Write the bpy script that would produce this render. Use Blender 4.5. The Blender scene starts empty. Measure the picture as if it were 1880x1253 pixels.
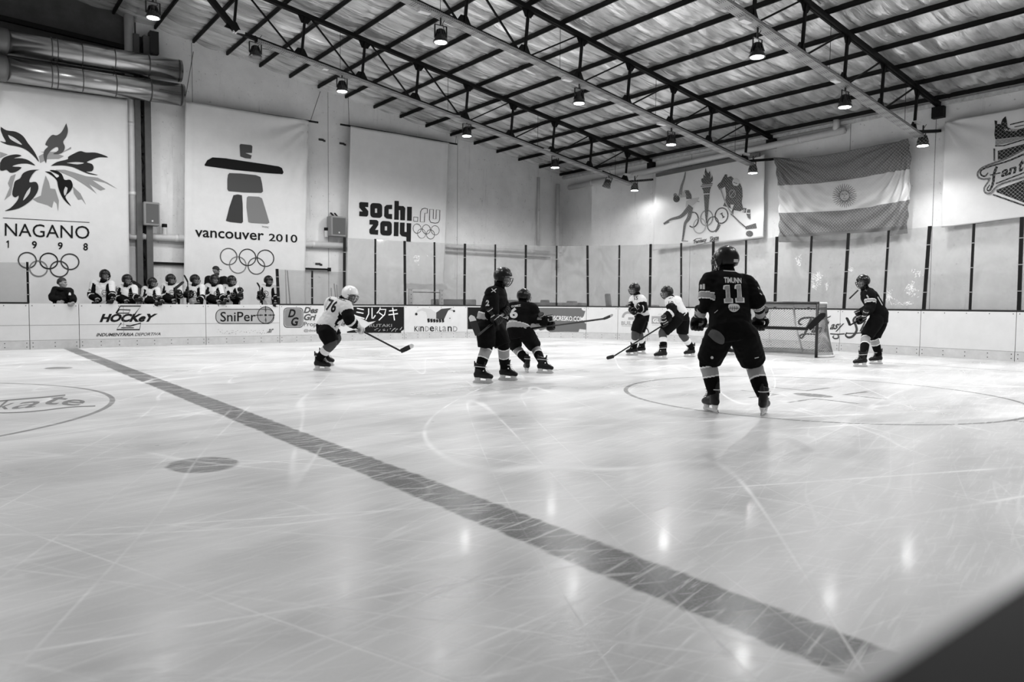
import bpy, bmesh, math, random
from mathutils import Vector, Matrix, noise
from mathutils.bvhtree import BVHTree
random.seed(7)
S = bpy.context.scene
COL = S.collection
V = Vector
# ---------------------------------------------------------------- camera
# world: X along the bench wall, Y across the rink, Z up, ice at z = 0
CAMZ = 1.14
FPX, CX, CY = 1340.0, 940.0, 626.5
_v1 = V((2672 - CX, 572 - CY, FPX)); _v2 = V((-100 - CX, 550 - CY, FPX))
AX = _v1.normalized()
AY = (_v2 - AX * _v2.dot(AX)).normalized()
AZ = AX.cross(AY)
if AZ.y > 0: AZ = -AZ
ROT = Matrix((AX, AY, AZ))                       # world = ROT @ (right, down, forward)
CAMP = V((0, 0, CAMZ))
right, down, fwd = ROT.col[0], ROT.col[1], ROT.col[2]
cam_d = bpy.data.cameras.new('camera'); cam = bpy.data.objects.new('camera', cam_d); COL.objects.link(cam)
M = Matrix.Identity(4)
for i in range(3):
    M[i][0] = right[i]; M[i][1] = -down[i]; M[i][2] = -fwd[i]
M.translation = CAMP
cam.matrix_world = M
cam_d.sensor_width = 36.0; cam_d.lens = 36.0 * FPX / 1880.0
cam_d.clip_start = 0.02; cam_d.clip_end = 200
cam_d.dof.use_dof = True; cam_d.dof.focus_distance = 9.5; cam_d.dof.aperture_fstop = 2.8
S.camera = cam
# ---------------------------------------------------------------- light and exposure
S.view_settings.view_transform = 'Standard'; S.view_settings.look = 'None'
S.view_settings.exposure = EXPOSURE = 0.0
S.view_settings.gamma = 1.0; S.view_settings.use_curve_mapping = False
W = bpy.data.worlds.new('hall_ambient'); S.world = W; W.use_nodes = True
bgn = W.node_tree.nodes['Background']; bgn.inputs[0].default_value = (1, 1, 1, 1); bgn.inputs[1].default_value = 0.32
S.cycles.max_bounces = 8; S.cycles.diffuse_bounces = 3; S.cycles.glossy_bounces = 3
S.cycles.transparent_max_bounces = 24; S.cycles.transmission_bounces = 4
S.cycles.caustics_reflective = False; S.cycles.caustics_refractive = False
S.cycles.sample_clamp_indirect = 4.0
S.cycles.use_denoising = True
LAMP_W = 500.0          # watts of each high-bay lamp
LAMP_CONE = 2.95
# ---------------------------------------------------------------- pixel helpers (1880 x 1253 frame)
def ray(x, y): return ROT @ V((x - CX, y - CY, FPX))
def ground(x, y, z=0.0):
    d = ray(x, y); return CAMP + d * ((z - CAMZ) / d.z)
def onplane(x, y, ax, v):
    d = ray(x, y); return CAMP + d * ((v - CAMP[ax]) / d[ax])
def atdepth(x, y, D): return CAMP + ray(x, y) * (D / FPX)
def depth_of(p): return (p - CAMP).dot(fwd)
# ---------------------------------------------------------------- materials
def lin(g):
    g = g / 255.0
    return g / 12.92 if g <= 0.04045 else ((g + 0.055) / 1.055) ** 2.4
MATS = {}
def mat(name, g=128, rough=0.6, metal=0.0, spec=0.5, var=0.0, vscale=4.0, bump=0.0, bscale=30.0, stretch=(1, 1, 1), coat=0.0):
    """a grey surface; var mixes in a mottled wear pattern of its own"""
    if name in MATS: return MATS[name]
    m = bpy.data.materials.new(name); m.use_nodes = True; nt = m.node_tree
    b = nt.nodes['Principled BSDF']; c = lin(g)
    b.inputs['Base Color'].default_value = (c, c, c, 1); b.inputs['Roughness'].default_value = rough
    b.inputs['Metallic'].default_value = metal; b.inputs['Specular IOR Level'].default_value = spec
    if coat: b.inputs['Coat Weight'].default_value = coat; b.inputs['Coat Roughness'].default_value = 0.1
    if var or bump:
        tc = nt.nodes.new('ShaderNodeTexCoord'); mp = nt.nodes.new('ShaderNodeMapping'); mp.inputs['Scale'].default_value = stretch
        nt.links.new(tc.outputs['Object'], mp.inputs['Vector'])
    if var:
        n = nt.nodes.new('ShaderNodeTexNoise'); n.inputs['Scale'].default_value = vscale; n.inputs['Detail'].default_value = 6; n.inputs['Roughness'].default_value = 0.65
        nt.links.new(mp.outputs[0], n.inputs['Vector'])
        r = nt.nodes.new('ShaderNodeMapRange'); r.inputs[1].default_value = 0.25; r.inputs[2].default_value = 0.75
        r.inputs[3].default_value = c * (1 - var); r.inputs[4].default_value = min(1, c * (1 + var))
        nt.links.new(n.outputs[0], r.inputs[0]); nt.links.new(r.outputs[0], b.inputs['Base Color'])
    if bump:
        n2 = nt.nodes.new('ShaderNodeTexNoise'); n2.inputs['Scale'].default_value = bscale; n2.inputs['Detail'].default_value = 3
        nt.links.new(mp.outputs[0], n2.inputs['Vector'])
        bp = nt.nodes.new('ShaderNodeBump'); bp.inputs['Strength'].default_value = bump; bp.inputs['Distance'].default_value = 0.02
        nt.links.new(n2.outputs[0], bp.inputs['Height']); nt.links.new(bp.outputs[0], b.inputs['Normal'])
    MATS[name] = m; return m
def emat(name, s):
    if name in MATS: return MATS[name]
    m = bpy.data.materials.new(name); m.use_nodes = True; nt = m.node_tree; nt.nodes.clear()
    e = nt.nodes.new('ShaderNodeEmission'); e.inputs[1].default_value = s
    o = nt.nodes.new('ShaderNodeOutputMaterial'); nt.links.new(e.outputs[0], o.inputs[0]); MATS[name] = m; return m
# ---------------------------------------------------------------- object helpers
def tag(o, label=None, cat=None, group=None, kind=None):
    if label: o['label'] = label
    if cat: o['category'] = cat
    if group: o['group'] = group
    if kind: o['kind'] = kind
    return o
def empty(name, loc, label=None, cat=None, group=None, kind=None):
    o = bpy.data.objects.new(name, None); COL.objects.link(o); o.location = loc; o.empty_display_size = 0.1
    return tag(o, label, cat, group, kind)
def wloc(o):
    p = V((0, 0, 0))
    while o: p += V(o.location); o = o.parent
    return p
def link(name, me, mats=(), parent=None, smooth=False):
    """me is in world coordinates; parents only ever translate"""
    for m in (mats if isinstance(mats, (list, tuple)) else [mats]): me.materials.append(m)
    if smooth:
        for p in me.polygons: p.use_smooth = True
    o = bpy.data.objects.new(name, me); COL.objects.link(o)
    if parent: o.parent = parent; me.transform(Matrix.Translation(-wloc(parent)))
    return o
def obj(name, bm, mats=(), parent=None, smooth=False):
    bm.normal_update()
    me = bpy.data.meshes.new(name); bm.to_mesh(me); bm.free()
    return link(name, me, mats, parent, smooth)
def thing(name, bm, mats, label, cat, group=None, kind=None, smooth=False):
    """a one-mesh thing with its origin at the base of its bounds"""
    xs = [v.co.x for v in bm.verts]; ys = [v.co.y for v in bm.verts]; zs = [v.co.z for v in bm.verts]
    c = V(((min(xs) + max(xs)) / 2, (min(ys) + max(ys)) / 2, min(zs)))
    bmesh.ops.translate(bm, verts=bm.verts, vec=-c)
    o = obj(name, bm, mats, None, smooth); o.location = c
    return tag(o, label, cat, group, kind)
def box(bm, lo, hi, mi=0):
    vs = [bm.verts.new((x, y, z)) for z in (lo[2], hi[2]) for y in (lo[1], hi[1]) for x in (lo[0], hi[0])]
    for q in ((0, 2, 3, 1), (4, 5, 7, 6), (0, 1, 5, 4), (2, 6, 7, 3), (0, 4, 6, 2), (1, 3, 7, 5)):
        bm.faces.new([vs[i] for i in q]).material_index = mi
    return vs
def bar(bm, a, b, w, h=None, up=V((0, 0, 1)), mi=0):
    """rectangular bar from a to b; h is measured along up"""
    a = V(a); b = V(b); h = h or w; d = (b - a).normalized(); s = d.cross(up)
    if s.length < 1e-4: s = d.cross(V((0, 1, 0)))
    s.normalize(); u = s.cross(d).normalized(); r = []
    for p in (a, b):
        for i, j in ((-1, -1), (1, -1), (1, 1), (-1, 1)): r.append(bm.verts.new(p + s * (i * w / 2) + u * (j * h / 2)))
    for q in ((3, 2, 1, 0), (4, 5, 6, 7), (0, 1, 5, 4), (1, 2, 6, 5), (2, 3, 7, 6), (3, 0, 4, 7)):
        bm.faces.new([r[i] for i in q]).material_index = mi
def loft(bm, pts, rad, seg=14, side=None, caps=True, mi=0, power=2.0):
    """closed tube through pts; rad = radius or (r_side, r_other) per point"""
    pts = [V(p) for p in pts]; n = len(pts)
    if not isinstance(rad, (list, tuple)): rad = [rad] * n
    rad = [r if isinstance(r, (list, tuple)) else (r, r) for r in rad]
    prev = V(side) if side is not None else None; rings = []
    for i, p in enumerate(pts):
        t = (pts[min(i + 1, n - 1)] - pts[max(i - 1, 0)])
        t = t.normalized() if t.length > 1e-9 else V((0, 0, 1))
        if prev is None: prev = t.orthogonal()
        s = prev - t * prev.dot(t)
        if s.length < 1e-5: s = t.orthogonal()
        s.normalize(); u = t.cross(s); prev = s; ring = []
        for k in range(seg):
            a = 2 * math.pi * k / seg; c, d = math.cos(a), math.sin(a)
            if power != 2.0:
                c = math.copysign(abs(c) ** (2 / power), c); d = math.copysign(abs(d) ** (2 / power), d)
            ring.append(bm.verts.new(p + s * (c * rad[i][0]) + u * (d * rad[i][1])))
        rings.append(ring)
    for a, b in zip(rings, rings[1:]):
        for k in range(seg): bm.faces.new((a[k], a[(k + 1) % seg], b[(k + 1) % seg], b[k])).material_index = mi
    if caps:
        bm.faces.new(rings[0][::-1]).material_index = mi; bm.faces.new(rings[-1]).material_index = mi
    return rings
def ball(bm, c, r, seg=14, rings=9, mtx=None, mi=0):
    r = r if isinstance(r, (list, tuple)) else (r, r, r)
    M_ = Matrix.Translation(V(c)) @ (mtx.to_4x4() if mtx else Matrix.Identity(4)) @ Matrix.Diagonal((r[0], r[1], r[2], 1))
    g = bmesh.ops.create_uvsphere(bm, u_segments=seg, v_segments=rings, radius=1, matrix=M_)
    for f in {f for v in g['verts'] for f in v.link_faces}: f.material_index = mi
def tube(bm, pts, r, seg=8, mi=0): return loft(bm, pts, r, seg, mi=mi)
def smoothpts(pts, n=6):
    """Catmull-Rom through pts"""
    pts = [V(p) for p in pts]
    if len(pts) < 3: return pts
    e = [pts[0] * 2 - pts[1]] + pts + [pts[-1] * 2 - pts[-2]]; r = []
    for i in range(1, len(e) - 2):
        a, b, c, d = e[i - 1:i + 3]
        for k in range(n):
            t = k / n; r.append(0.5 * ((2 * b) + (c - a) * t + (2 * a - 5 * b + 4 * c - d) * t * t + (3 * b - a - 3 * c + d) * t ** 3))
    return r + [pts[-1]]
def remesh(bm, voxel, smooth=2, lam=0.5):
    """union of closed shells as one continuous skin"""
    me = bpy.data.meshes.new('tmp'); bm.to_mesh(me); bm.free()
    o = bpy.data.objects.new('tmp', me); COL.objects.link(o)
    r = o.modifiers.new('r', 'REMESH'); r.mode = 'VOXEL'; r.voxel_size = voxel
    if smooth:
        s = o.modifiers.new('s', 'SMOOTH'); s.iterations = smooth; s.factor = lam
    dg = bpy.context.evaluated_depsgraph_get()
    out = bpy.data.meshes.new_from_object(o.evaluated_get(dg))
    bpy.data.objects.remove(o); bpy.data.meshes.remove(me)
    return out
def wrinkle(me, amp, sc, seed=0.0, stretch=V((1, 1, 1))):
    off = V((seed * 7.3, seed * 3.1, seed)); ns = [v.normal.copy() for v in me.vertices]
    for v, n in zip(me.vertices, ns):
        p = V((v.co.x * stretch.x, v.co.y * stretch.y, v.co.z * stretch.z)) * sc + off
        a = noise.noise(p); b = 1 - abs(noise.noise(p * 1.9)) * 2
        v.co += n * amp * (0.6 * a + 0.5 * b)
# ---------------------------------------------------------------- prints: flat marks laid on a surface
class Surf:
    """what a print is laid on: one or more meshes, hit from the reading side"""
    def __init__(self, objs):
        vs = []; fs = []
        for o in objs:
            base = len(vs); off = wloc(o)
            vs += [v.co + off for v in o.data.vertices]
            fs += [[base + i for i in p.vertices] for p in o.data.polygons]
        self.t = BVHTree.FromPolygons(vs, fs)
    def hit(self, x, y, e):
        d = ray(x, y).normalized(); h, n, i, l = self.t.ray_cast(CAMP, d)
        if h is None: return None
        if n.dot(d) > 0: n = -n
        return h + n * e
def bez(pts, n=6): return [(p.x, p.y) for p in smoothpts([V((x, y, 0)) for x, y in pts], n)]
def poly_mesh(bm, pts, mi=0):
    try:
        f = bm.faces.new([bm.verts.new((x, y, 0)) for x, y in pts]); f.material_index = mi
    except ValueError: pass
def stroke(bm, pts, w, mi=0, closed=False):
    """ribbon along pts; w may be a list"""
    n = len(pts); ws = w if isinstance(w, (list, tuple)) else [w] * n; L = []; R = []
    for i in range(n):
        a = pts[(i - 1) % n] if (closed or i > 0) else pts[i]; b = pts[(i + 1) % n] if (closed or i < n - 1) else pts[i]
        dx, dy = b[0] - a[0], b[1] - a[1]; l = math.hypot(dx, dy) or 1; k = i * (len(ws) - 1) / max(1, n - 1); k0 = int(k)
        wi = ws[k0] + (ws[min(k0 + 1, len(ws) - 1)] - ws[k0]) * (k - k0)
        nx, ny = -dy / l * wi / 2, dx / l * wi / 2
        L.append(bm.verts.new((pts[i][0] + nx, pts[i][1] + ny, 0))); R.append(bm.verts.new((pts[i][0] - nx, pts[i][1] - ny, 0)))
    for i in range(n if closed else n - 1):
        j = (i + 1) % n; bm.faces.new((L[i], L[j], R[j], R[i])).material_index = mi
def ring(bm, cx, cy, rx, ry, w, mi=0, a0=0, a1=360, tilt=0.0, n=40):
    k = max(6, int(n * abs(a1 - a0) / 360)); pts = []; full = abs(a1 - a0) >= 360
    for i in range(k + (0 if full else 1)):
        a = math.radians(a0 + (a1 - a0) * i / k); x, y = rx * math.cos(a), ry * math.sin(a)
        pts.append((cx + x, cy + y + tilt * x))
    stroke(bm, pts, w, mi, closed=full)
def disc(bm, cx, cy, rx, ry=None, mi=0, n=28, tilt=0.0):
    ry = ry or rx
    poly_mesh(bm, [(cx + rx * math.cos(2 * math.pi * i / n), cy + ry * math.sin(2 * math.pi * i / n) + tilt * rx * math.cos(2 * math.pi * i / n)) for i in range(n)], mi)
_tc = {}
def text_geo(s, shear=0.0, bold=0.0, space=1.0):
    """flat letters of s, fitted to a unit box"""
    k = (s, shear, bold, space)
    if k in _tc: return _tc[k]
    c = bpy.data.curves.new('t', 'FONT'); c.body = s; c.shear = shear; c.offset = bold; c.space_character = space; c.resolution_u = 3
    o = bpy.data.objects.new('t', c); COL.objects.link(o)
    me = bpy.data.meshes.new_from_object(o.evaluated_get(bpy.context.evaluated_depsgraph_get()))
    vs = [(v.co.x, v.co.y) for v in me.vertices]; fs = [list(p.vertices) for p in me.polygons]
    bpy.data.objects.remove(o); bpy.data.curves.remove(c); bpy.data.meshes.remove(me)
    x0 = min(v[0] for v in vs); x1 = max(v[0] for v in vs); y0 = min(v[1] for v in vs); y1 = max(v[1] for v in vs)
    _tc[k] = ([((x - x0) / (x1 - x0), (y - y0) / max(1e-6, y1 - y0)) for x, y in vs], fs); return _tc[k]
def text(bm, s, quad, mi=0, **kw):
    """letters of s filling quad = bottom-left, bottom-right, top-right, top-left"""
    vs, fs = text_geo(s, **kw); a, b, c, d = quad; nv = []
    for u, v in vs:
        nv.append(bm.verts.new(((1 - u) * (1 - v) * a[0] + u * (1 - v) * b[0] + u * v * c[0] + (1 - u) * v * d[0],
                                (1 - u) * (1 - v) * a[1] + u * (1 - v) * b[1] + u * v * c[1] + (1 - u) * v * d[1], 0)))
    for f in fs:
        try: bm.faces.new([nv[i] for i in f]).material_index = mi
        except ValueError: pass
def rect(x0, y0, x1, y1): return [(x0, y1), (x1, y1), (x1, y0), (x0, y0)]
def zm(x0, y0, k):
    """from a zoomed crop back to the frame"""
    return lambda pts: [(x0 + k * x, y0 + k * y) for x, y in pts]
def lay(name, bm, surf, mats, parent, e=0.004, maxlen=12.0, label=None):
    """cut the flat marks finely and lay them on surf"""
    bm.normal_update(); bmesh.ops.triangulate(bm, faces=[f for f in bm.faces if len(f.verts) > 4], ngon_method='EAR_CLIP')
    for _ in range(6):
        es = [ed for ed in bm.edges if ed.calc_length() > maxlen]
        if not es: break
        bmesh.ops.subdivide_edges(bm, edges=es, cuts=1, use_grid_fill=True)
    bmesh.ops.triangulate(bm, faces=bm.faces[:])
    dead = []
    for v in bm.verts:
        h = surf.hit(v.co.x, v.co.y, e)
        if h is None: dead.append(v)
        else: v.co = h
    if dead: bmesh.ops.delete(bm, geom=dead, context='VERTS')
    if not bm.faces: bm.free(); return None
    for f in bm.faces:
        if f.normal_update() or f.normal.dot(f.calc_center_median() - CAMP) > 0: f.normal_flip()
    o = obj(name, bm, mats, parent)
    if label: o['label'] = label
    return o
# ================================================================ setting
XW, YW = 20.1, 22.6            # end wall and bench wall
def roofz(x): return 9.47 - 0.156 * x      # underside of the purlins
XB, YB, RC = 17.95, 20.05, 6.0 # ice side of the end boards, bench boards, corner radius
BH = 1.05                      # board height
# ---- ice sheet with its painted marks
def ice_material():
    m = bpy.data.materials.new('ice_surface'); m.use_nodes = True; nt = m.node_tree; N = nt.nodes; L = nt.links
    b = N['Principled BSDF']; tc = N.new('ShaderNodeTexCoord'); sx = N.new('ShaderNodeSeparateXYZ'); L.new(tc.outputs['Object'], sx.inputs[0])
    X, Y = sx.outputs[0], sx.outputs[1]
    def ma(op, a, bb=None, c=None):
        n = N.new('ShaderNodeMath'); n.operation = op
        for i, v in enumerate((a, bb, c)):
            if v is None: continue
            if isinstance(v, (int, float)): n.inputs[i].default_value = v
            else: L.new(v, n.inputs[i])
        return n.outputs[0]
    def mr(v, a, bb, c=0.0, d=1.0):
        n = N.new('ShaderNodeMapRange'); n.interpolation_type = 'SMOOTHSTEP'
        L.new(v, n.inputs[0]); n.inputs[1].default_value = a; n.inputs[2].default_value = bb; n.inputs[3].default_value = c; n.inputs[4].default_value = d
        return n.outputs[0]
    def nz(scale, rot=0.0, loc=0.0, detail=2.0, rough=0.5, dist=0.0):
        mp = N.new('ShaderNodeMapping'); mp.inputs['Scale'].default_value = (scale[0], scale[1], 1); mp.inputs['Rotation'].default_value = (0, 0, math.radians(rot)); mp.inputs['Location'].default_value = (loc, loc * 1.7, 0)
        vr = N.new('ShaderNodeVectorRotate'); vr.rotation_type = 'Z_AXIS'; vr.inputs['Angle'].default_value = math.radians(rot)
        L.new(tc.outputs['Object'], vr.inputs['Vector']); mp.inputs['Rotation'].default_value = (0, 0, 0); L.new(vr.outputs[0], mp.inputs['Vector'])
        n = N.new('ShaderNodeTexNoise'); n.noise_dimensions = '2D'; n.inputs['Scale'].default_value = 1; n.inputs['Detail'].default_value = detail; n.inputs['Roughness'].default_value = rough; n.inputs['Distortion'].default_value = dist
        L.new(mp.outputs[0], n.inputs['Vector']); return n.outputs[0]
    def iso(n, w, v=0.5):        # thin curve where the noise crosses v
        return mr(ma('ABSOLUTE', ma('SUBTRACT', n, v)), 0.0, w, 1.0, 0.0)
    wob = ma('MULTIPLY', ma('SUBTRACT', nz((9, 9)), 0.5), 0.05)
    Xw = ma('ADD', X, wob)
    mask = mr(ma('ABSOLUTE', ma('SUBTRACT', Xw, 2.305)), 0.125, 0.165, 1.0, 0.0)
    def circ(cx, cy, r, w):
        d = ma('SQRT', ma('ADD', ma('POWER', ma('SUBTRACT', X, cx), 2.0), ma('POWER', ma('SUBTRACT', Y, cy), 2.0)))
        return mr(ma('ABSOLUTE', ma('SUBTRACT', d, r)), w * 0.6, w, 1.0, 0.0)
    def spot(cx, cy, rx, ry):
        d = ma('SQRT', ma('ADD', ma('POWER', ma('DIVIDE', ma('SUBTRACT', Xw, cx), rx), 2.0), ma('POWER', ma('DIVIDE', ma('SUBTRACT', Y, cy), ry), 2.0)))
        return mr(d, 0.9, 1.05, 1.0, 0.0)
    def seg(x0, x1, y0, y1):
        a = mr(ma('ABSOLUTE', ma('SUBTRACT', Xw, (x0 + x1) / 2)), (x1 - x0) / 2 - 0.01, (x1 - x0) / 2 + 0.01, 1.0, 0.0)
        c = mr(ma('ABSOLUTE', ma('SUBTRACT', Y, (y0 + y1) / 2)), (y1 - y0) / 2 - 0.01, (y1 - y0) / 2 + 0.01, 1.0, 0.0)
        return ma('MULTIPLY', a, c)
    thin = circ(-1.63, 9.88, 3.15, 0.035)
    for q in (circ(8.8, 5.05, 2.36, 0.035), circ(8.8, 14.6, 2.36, 0.03)): thin = ma('MAXIMUM', thin, q)
    for c in (1, -1):                            # hash marks beside the face-off spot and ticks on the circle
        thin = ma('MAXIMUM', thin, seg(8.8 - 0.95 if c < 0 else 8.8 + 0.35, 8.8 - 0.35 if c < 0 else 8.8 + 0.95, 5.05 + 0.24, 5.05 + 0.29))
        thin = ma('MAXIMUM', thin, seg(8.8 - 0.95 if c < 0 else 8.8 + 0.35, 8.8 - 0.35 if c < 0 else 8.8 + 0.95, 5.05 - 0.29, 5.05 - 0.24))
        thin = ma('MAXIMUM', thin, seg(8.8 + c * 0.35 - 0.025, 8.8 + c * 0.35 + 0.025, 5.05 + 0.24, 5.05 + 0.8))
        thin = ma('MAXIMUM', thin, seg(8.8 + c * 0.35 - 0.025, 8.8 + c * 0.35 + 0.025, 5.05 - 0.8, 5.05 - 0.24))
        thin = ma('MAXIMUM', thin, seg(8.8 + c * 0.3 - 0.025, 8.8 + c * 0.3 + 0.025, 2.1, 2.69))
    dots = spot(1.39, 5.31, 0.235, 0.27); dots = ma('MAXIMUM', dots, spot(1.47, 14.35, 0.21, 0.26))
    dots = ma('MAXIMUM', dots, spot(8.76, 5.0, 0.17, 0.26))
    thin = ma('MAXIMUM', thin, seg(15.17, 15.23, 0.3, 19.5))
    crease = ma('MULTIPLY', spot(15.2, 9.55, 1.75, 1.75), mr(X, 15.1, 15.14, 1.0, 0.0))
    paint = ma('MAXIMUM', ma('MULTIPLY', mask, 0.84), ma('MULTIPLY', dots, 0.7))
    paint = ma('MAXIMUM', paint, ma('MULTIPLY', thin, 0.72)); paint = ma('MAXIMUM', paint, ma('MULTIPLY', crease, 0.10))
    # skate cuts: long curved hairlines, short hatching and cloudy snow
    cuts = None
    for (sc, ro, lo, w, k, de) in (((0.05, 0.42), 20, 3.1, 0.0040, 1.0, 0.0), ((0.06, 0.5), -38, 9.2, 0.0045, 1.0, 0.0), ((0.05, 0.6), 72, 5.5, 0.0045, 0.9, 0.0), ((0.12, 0.35), 40, 2.5, 0.003, 0.9, 0.0), ((0.08, 1.0), -8, 1.5, 0.006, 0.6, 0.5),
                                  ((0.09, 1.2), 52, 7.7, 0.007, 0.6, 0.5), ((0.08, 1.3), -62, 2.9, 0.007, 0.6, 0.5), ((0.2, 3.2), 8, 4.4, 0.014, 0.35, 0.5), ((0.2, 3.6), -24, 6.1, 0.014, 0.35, 0.5), ((0.22, 3.4), 64, 1.1, 0.014, 0.3, 0.5)):
        q = ma('MULTIPLY', iso(nz(sc, ro, lo, de), w), k); cuts = q if cuts is None else ma('MAXIMUM', cuts, q)
    brk = mr(nz((1.1, 1.1), 0, 8.8, 2), 0.42, 0.6)
    cuts = ma('MULTIPLY', cuts, ma('ADD', ma('MULTIPLY', brk, 0.7), 0.3))
    hatch = mr(nz((2.2, 38.0), -14, 2.2, 3, 0.6, 0.4), 0.54, 0.72)
    hatch = ma('MAXIMUM', hatch, ma('MULTIPLY', mr(nz((3.0, 26.0), 24, 5.2, 2), 0.60, 0.72), 0.7))
    cloud = mr(nz((0.45, 0.8), 15, 6.0, 3, 0.55), 0.25, 0.75)
    grain = nz((70, 70), 0, 0, 3, 0.7)
    base = ma('ADD', 0.55, ma('MULTIPLY', cloud, 0.15))
    base = ma('ADD', base, ma('MULTIPLY', hatch, 0.075)); base = ma('ADD', base, ma('MULTIPLY', ma('SUBTRACT', grain, 0.5), 0.07))
    base = ma('ADD', base, ma('MULTIPLY', cuts, 0.24)); base = ma('ADD', base, ma('MULTIPLY', mr(nz((0.35, 2.6), -12, 7.1, 4, 0.65, 0.3), 0.40, 0.66), 0.09))
    fade = ma('MULTIPLY', hatch, 0.8); fade = ma('MAXIMUM', fade, ma('MULTIPLY', cuts, 0.8)); fade = ma('ADD', fade, ma('MULTIPLY', ma('SUBTRACT', grain, 0.45), 0.5))
    paint = ma('MULTIPLY', paint, ma('SUBTRACT', 1.0, ma('MULTIPLY', fade, 0.8)))
    mixed = ma('MULTIPLY', base, ma('SUBTRACT', 1.0, paint))
    cc = N.new('ShaderNodeCombineColor')
    for i in range(3): L.new(mixed, cc.inputs[i])
    L.new(cc.outputs[0], b.inputs['Base Color'])
    rg = ma('ADD', 0.27, ma('MULTIPLY', cloud, 0.10)); rg = ma('ADD', rg, ma('MULTIPLY', cuts, 0.25)); L.new(rg, b.inputs['Roughness'])
    patch = mr(nz((0.9, 0.9), 0, 4.2, 3), 0.42, 0.60); L.new(ma('ADD', 0.004, ma('MULTIPLY', ma('MULTIPLY', mr(X, 0.9, 3.4), 0.065), ma('ADD', 0.35, ma('MULTIPLY', patch, 0.65)))), b.inputs['Coat Weight']); b.inputs['Coat Roughness'].default_value = 0.10; b.inputs['Coat IOR'].default_value = 1.31
    b.inputs['Specular IOR Level'].default_value = 0.33; b.inputs['IOR'].default_value = 1.31
    bp = N.new('ShaderNodeBump'); bp.inputs['Strength'].default_value = 0.25; bp.inputs['Distance'].default_value = 0.01
    hh = ma('ADD', ma('MULTIPLY', nz((5, 5), 0, 3, 3), 0.5), ma('MULTIPLY', hatch, 0.12)); hh = ma('SUBTRACT', hh, ma('MULTIPLY', cuts, 0.15))
    L.new(hh, bp.inputs['Height']); L.new(bp.outputs[0], b.inputs['Normal'])
    return m
bm = bmesh.new(); bmesh.ops.create_grid(bm, x_segments=8, y_segments=8, size=1, matrix=Matrix.Translation((0, 9.7, 0)) @ Matrix.Diagonal((XB + 0.02, 11.0, 1, 1)))
floor = obj('floor', bm, [ice_material()]); tag(floor, kind='structure')
floor.location.z = 0.0
# concrete walkway behind the boards
bm = bmesh.new(); box(bm, (-8, YB + 0.12, -0.3), (XW + 0.3, YW + 0.3, -0.005)); box(bm, (XB + 0.12, -2, -0.3), (XW + 0.3, YB + 0.12, -0.006))
tag(obj('floor_walkway', bm, [mat('walkway_concrete', 96, 0.8, var=0.25)]), kind='structure')
# ---- walls
def wall_mat(name, g, seams):
    m = mat(name, g, 0.7, var=0.10, vscale=1.4, bump=0.12, bscale=9)
    nt = m.node_tree; b = nt.nodes['Principled BSDF']; old = b.inputs['Base Color'].links[0].from_socket
    tc = nt.nodes.new('ShaderNodeTexCoord')
    # rain streaks and scuffs
    mp = nt.nodes.new('ShaderNodeMapping'); mp.inputs['Scale'].default_value = (2.2, 2.2, 0.22); nt.links.new(tc.outputs['Object'], mp.inputs[0])
    n = nt.nodes.new('ShaderNodeTexNoise'); n.inputs['Scale'].default_value = 1.6; n.inputs['Detail'].default_value = 8; n.inputs['Roughness'].default_value = 0.7; nt.links.new(mp.outputs[0], n.inputs['Vector'])
    r = nt.nodes.new('ShaderNodeMapRange'); r.inputs[1].default_value = 0.58; r.inputs[2].default_value = 0.8; r.inputs[3].default_value = 1; r.inputs[4].default_value = 0.6; nt.links.new(n.outputs[0], r.inputs[0])
    n3 = nt.nodes.new('ShaderNodeTexNoise'); n3.inputs['Scale'].default_value = 14; n3.inputs['Detail'].default_value = 4; nt.links.new(tc.outputs['Object'], n3.inputs['Vector'])
    r3 = nt.nodes.new('ShaderNodeMapRange'); r3.inputs[1].default_value = 0.66; r3.inputs[2].default_value = 0.76; r3.inputs[3].default_value = 1; r3.inputs[4].default_value = 0.62; nt.links.new(n3.outputs[0], r3.inputs[0])
    mu = nt.nodes.new('ShaderNodeMath'); mu.operation = 'MULTIPLY'; nt.links.new(r.outputs[0], mu.inputs[0]); nt.links.new(r3.outputs[0], mu.inputs[1])
    mx = nt.nodes.new('ShaderNodeMath'); mx.operation = 'MULTIPLY'; nt.links.new(old, mx.inputs[0]); nt.links.new(mu.outputs[0], mx.inputs[1])
    nt.links.new(mx.outputs[0], b.inputs['Base Color']); return m
wm = wall_mat('painted_wall', 232, 0)
seam = mat('seam_dark', 140, 0.8)
def wall_poly(name, pts, thick, mats):
    bm = bmesh.new(); f = bm.faces.new([bm.verts.new(p) for p in pts]); r = bmesh.ops.extrude_face_region(bm, geom=[f])
    bmesh.ops.translate(bm, verts=[v for v in r['geom'] if isinstance(v, bmesh.types.BMVert)], vec=thick)
    bmesh.ops.recalc_face_normals(bm, faces=bm.faces[:]); o = obj(name, bm, mats); tag(o, kind='structure'); return o
zr = lambda x: roofz(x) + 0.11
XC = 4.32                                           # the steel column
wall_poly('wall_left', [(XC, YW, -0.3), (XW, YW, -0.3), (XW, YW, zr(XW)), (XC, YW, zr(XC))], V((0, 0.2, 0)), [wm])
wall_poly('wall_left.001', [(-8, YW, -0.3), (XC, YW, -0.3), (XC, YW, 7.2), (-8, YW, 7.2)], V((0, 0.2, 0)), [wm])
wall_poly('wall_left.002', [(-8, YW, 7.2), (XC, YW, 7.2), (XC, YW, zr(XC)), (-8, YW, zr(-8))], V((0, 0.2, 0)), [mat('dark_upper_wall', 72, 0.85, var=0.3, vscale=2.5, bump=0.3, bscale=14)])  # upper left panel in a darker grey than the rest of the wall
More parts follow.
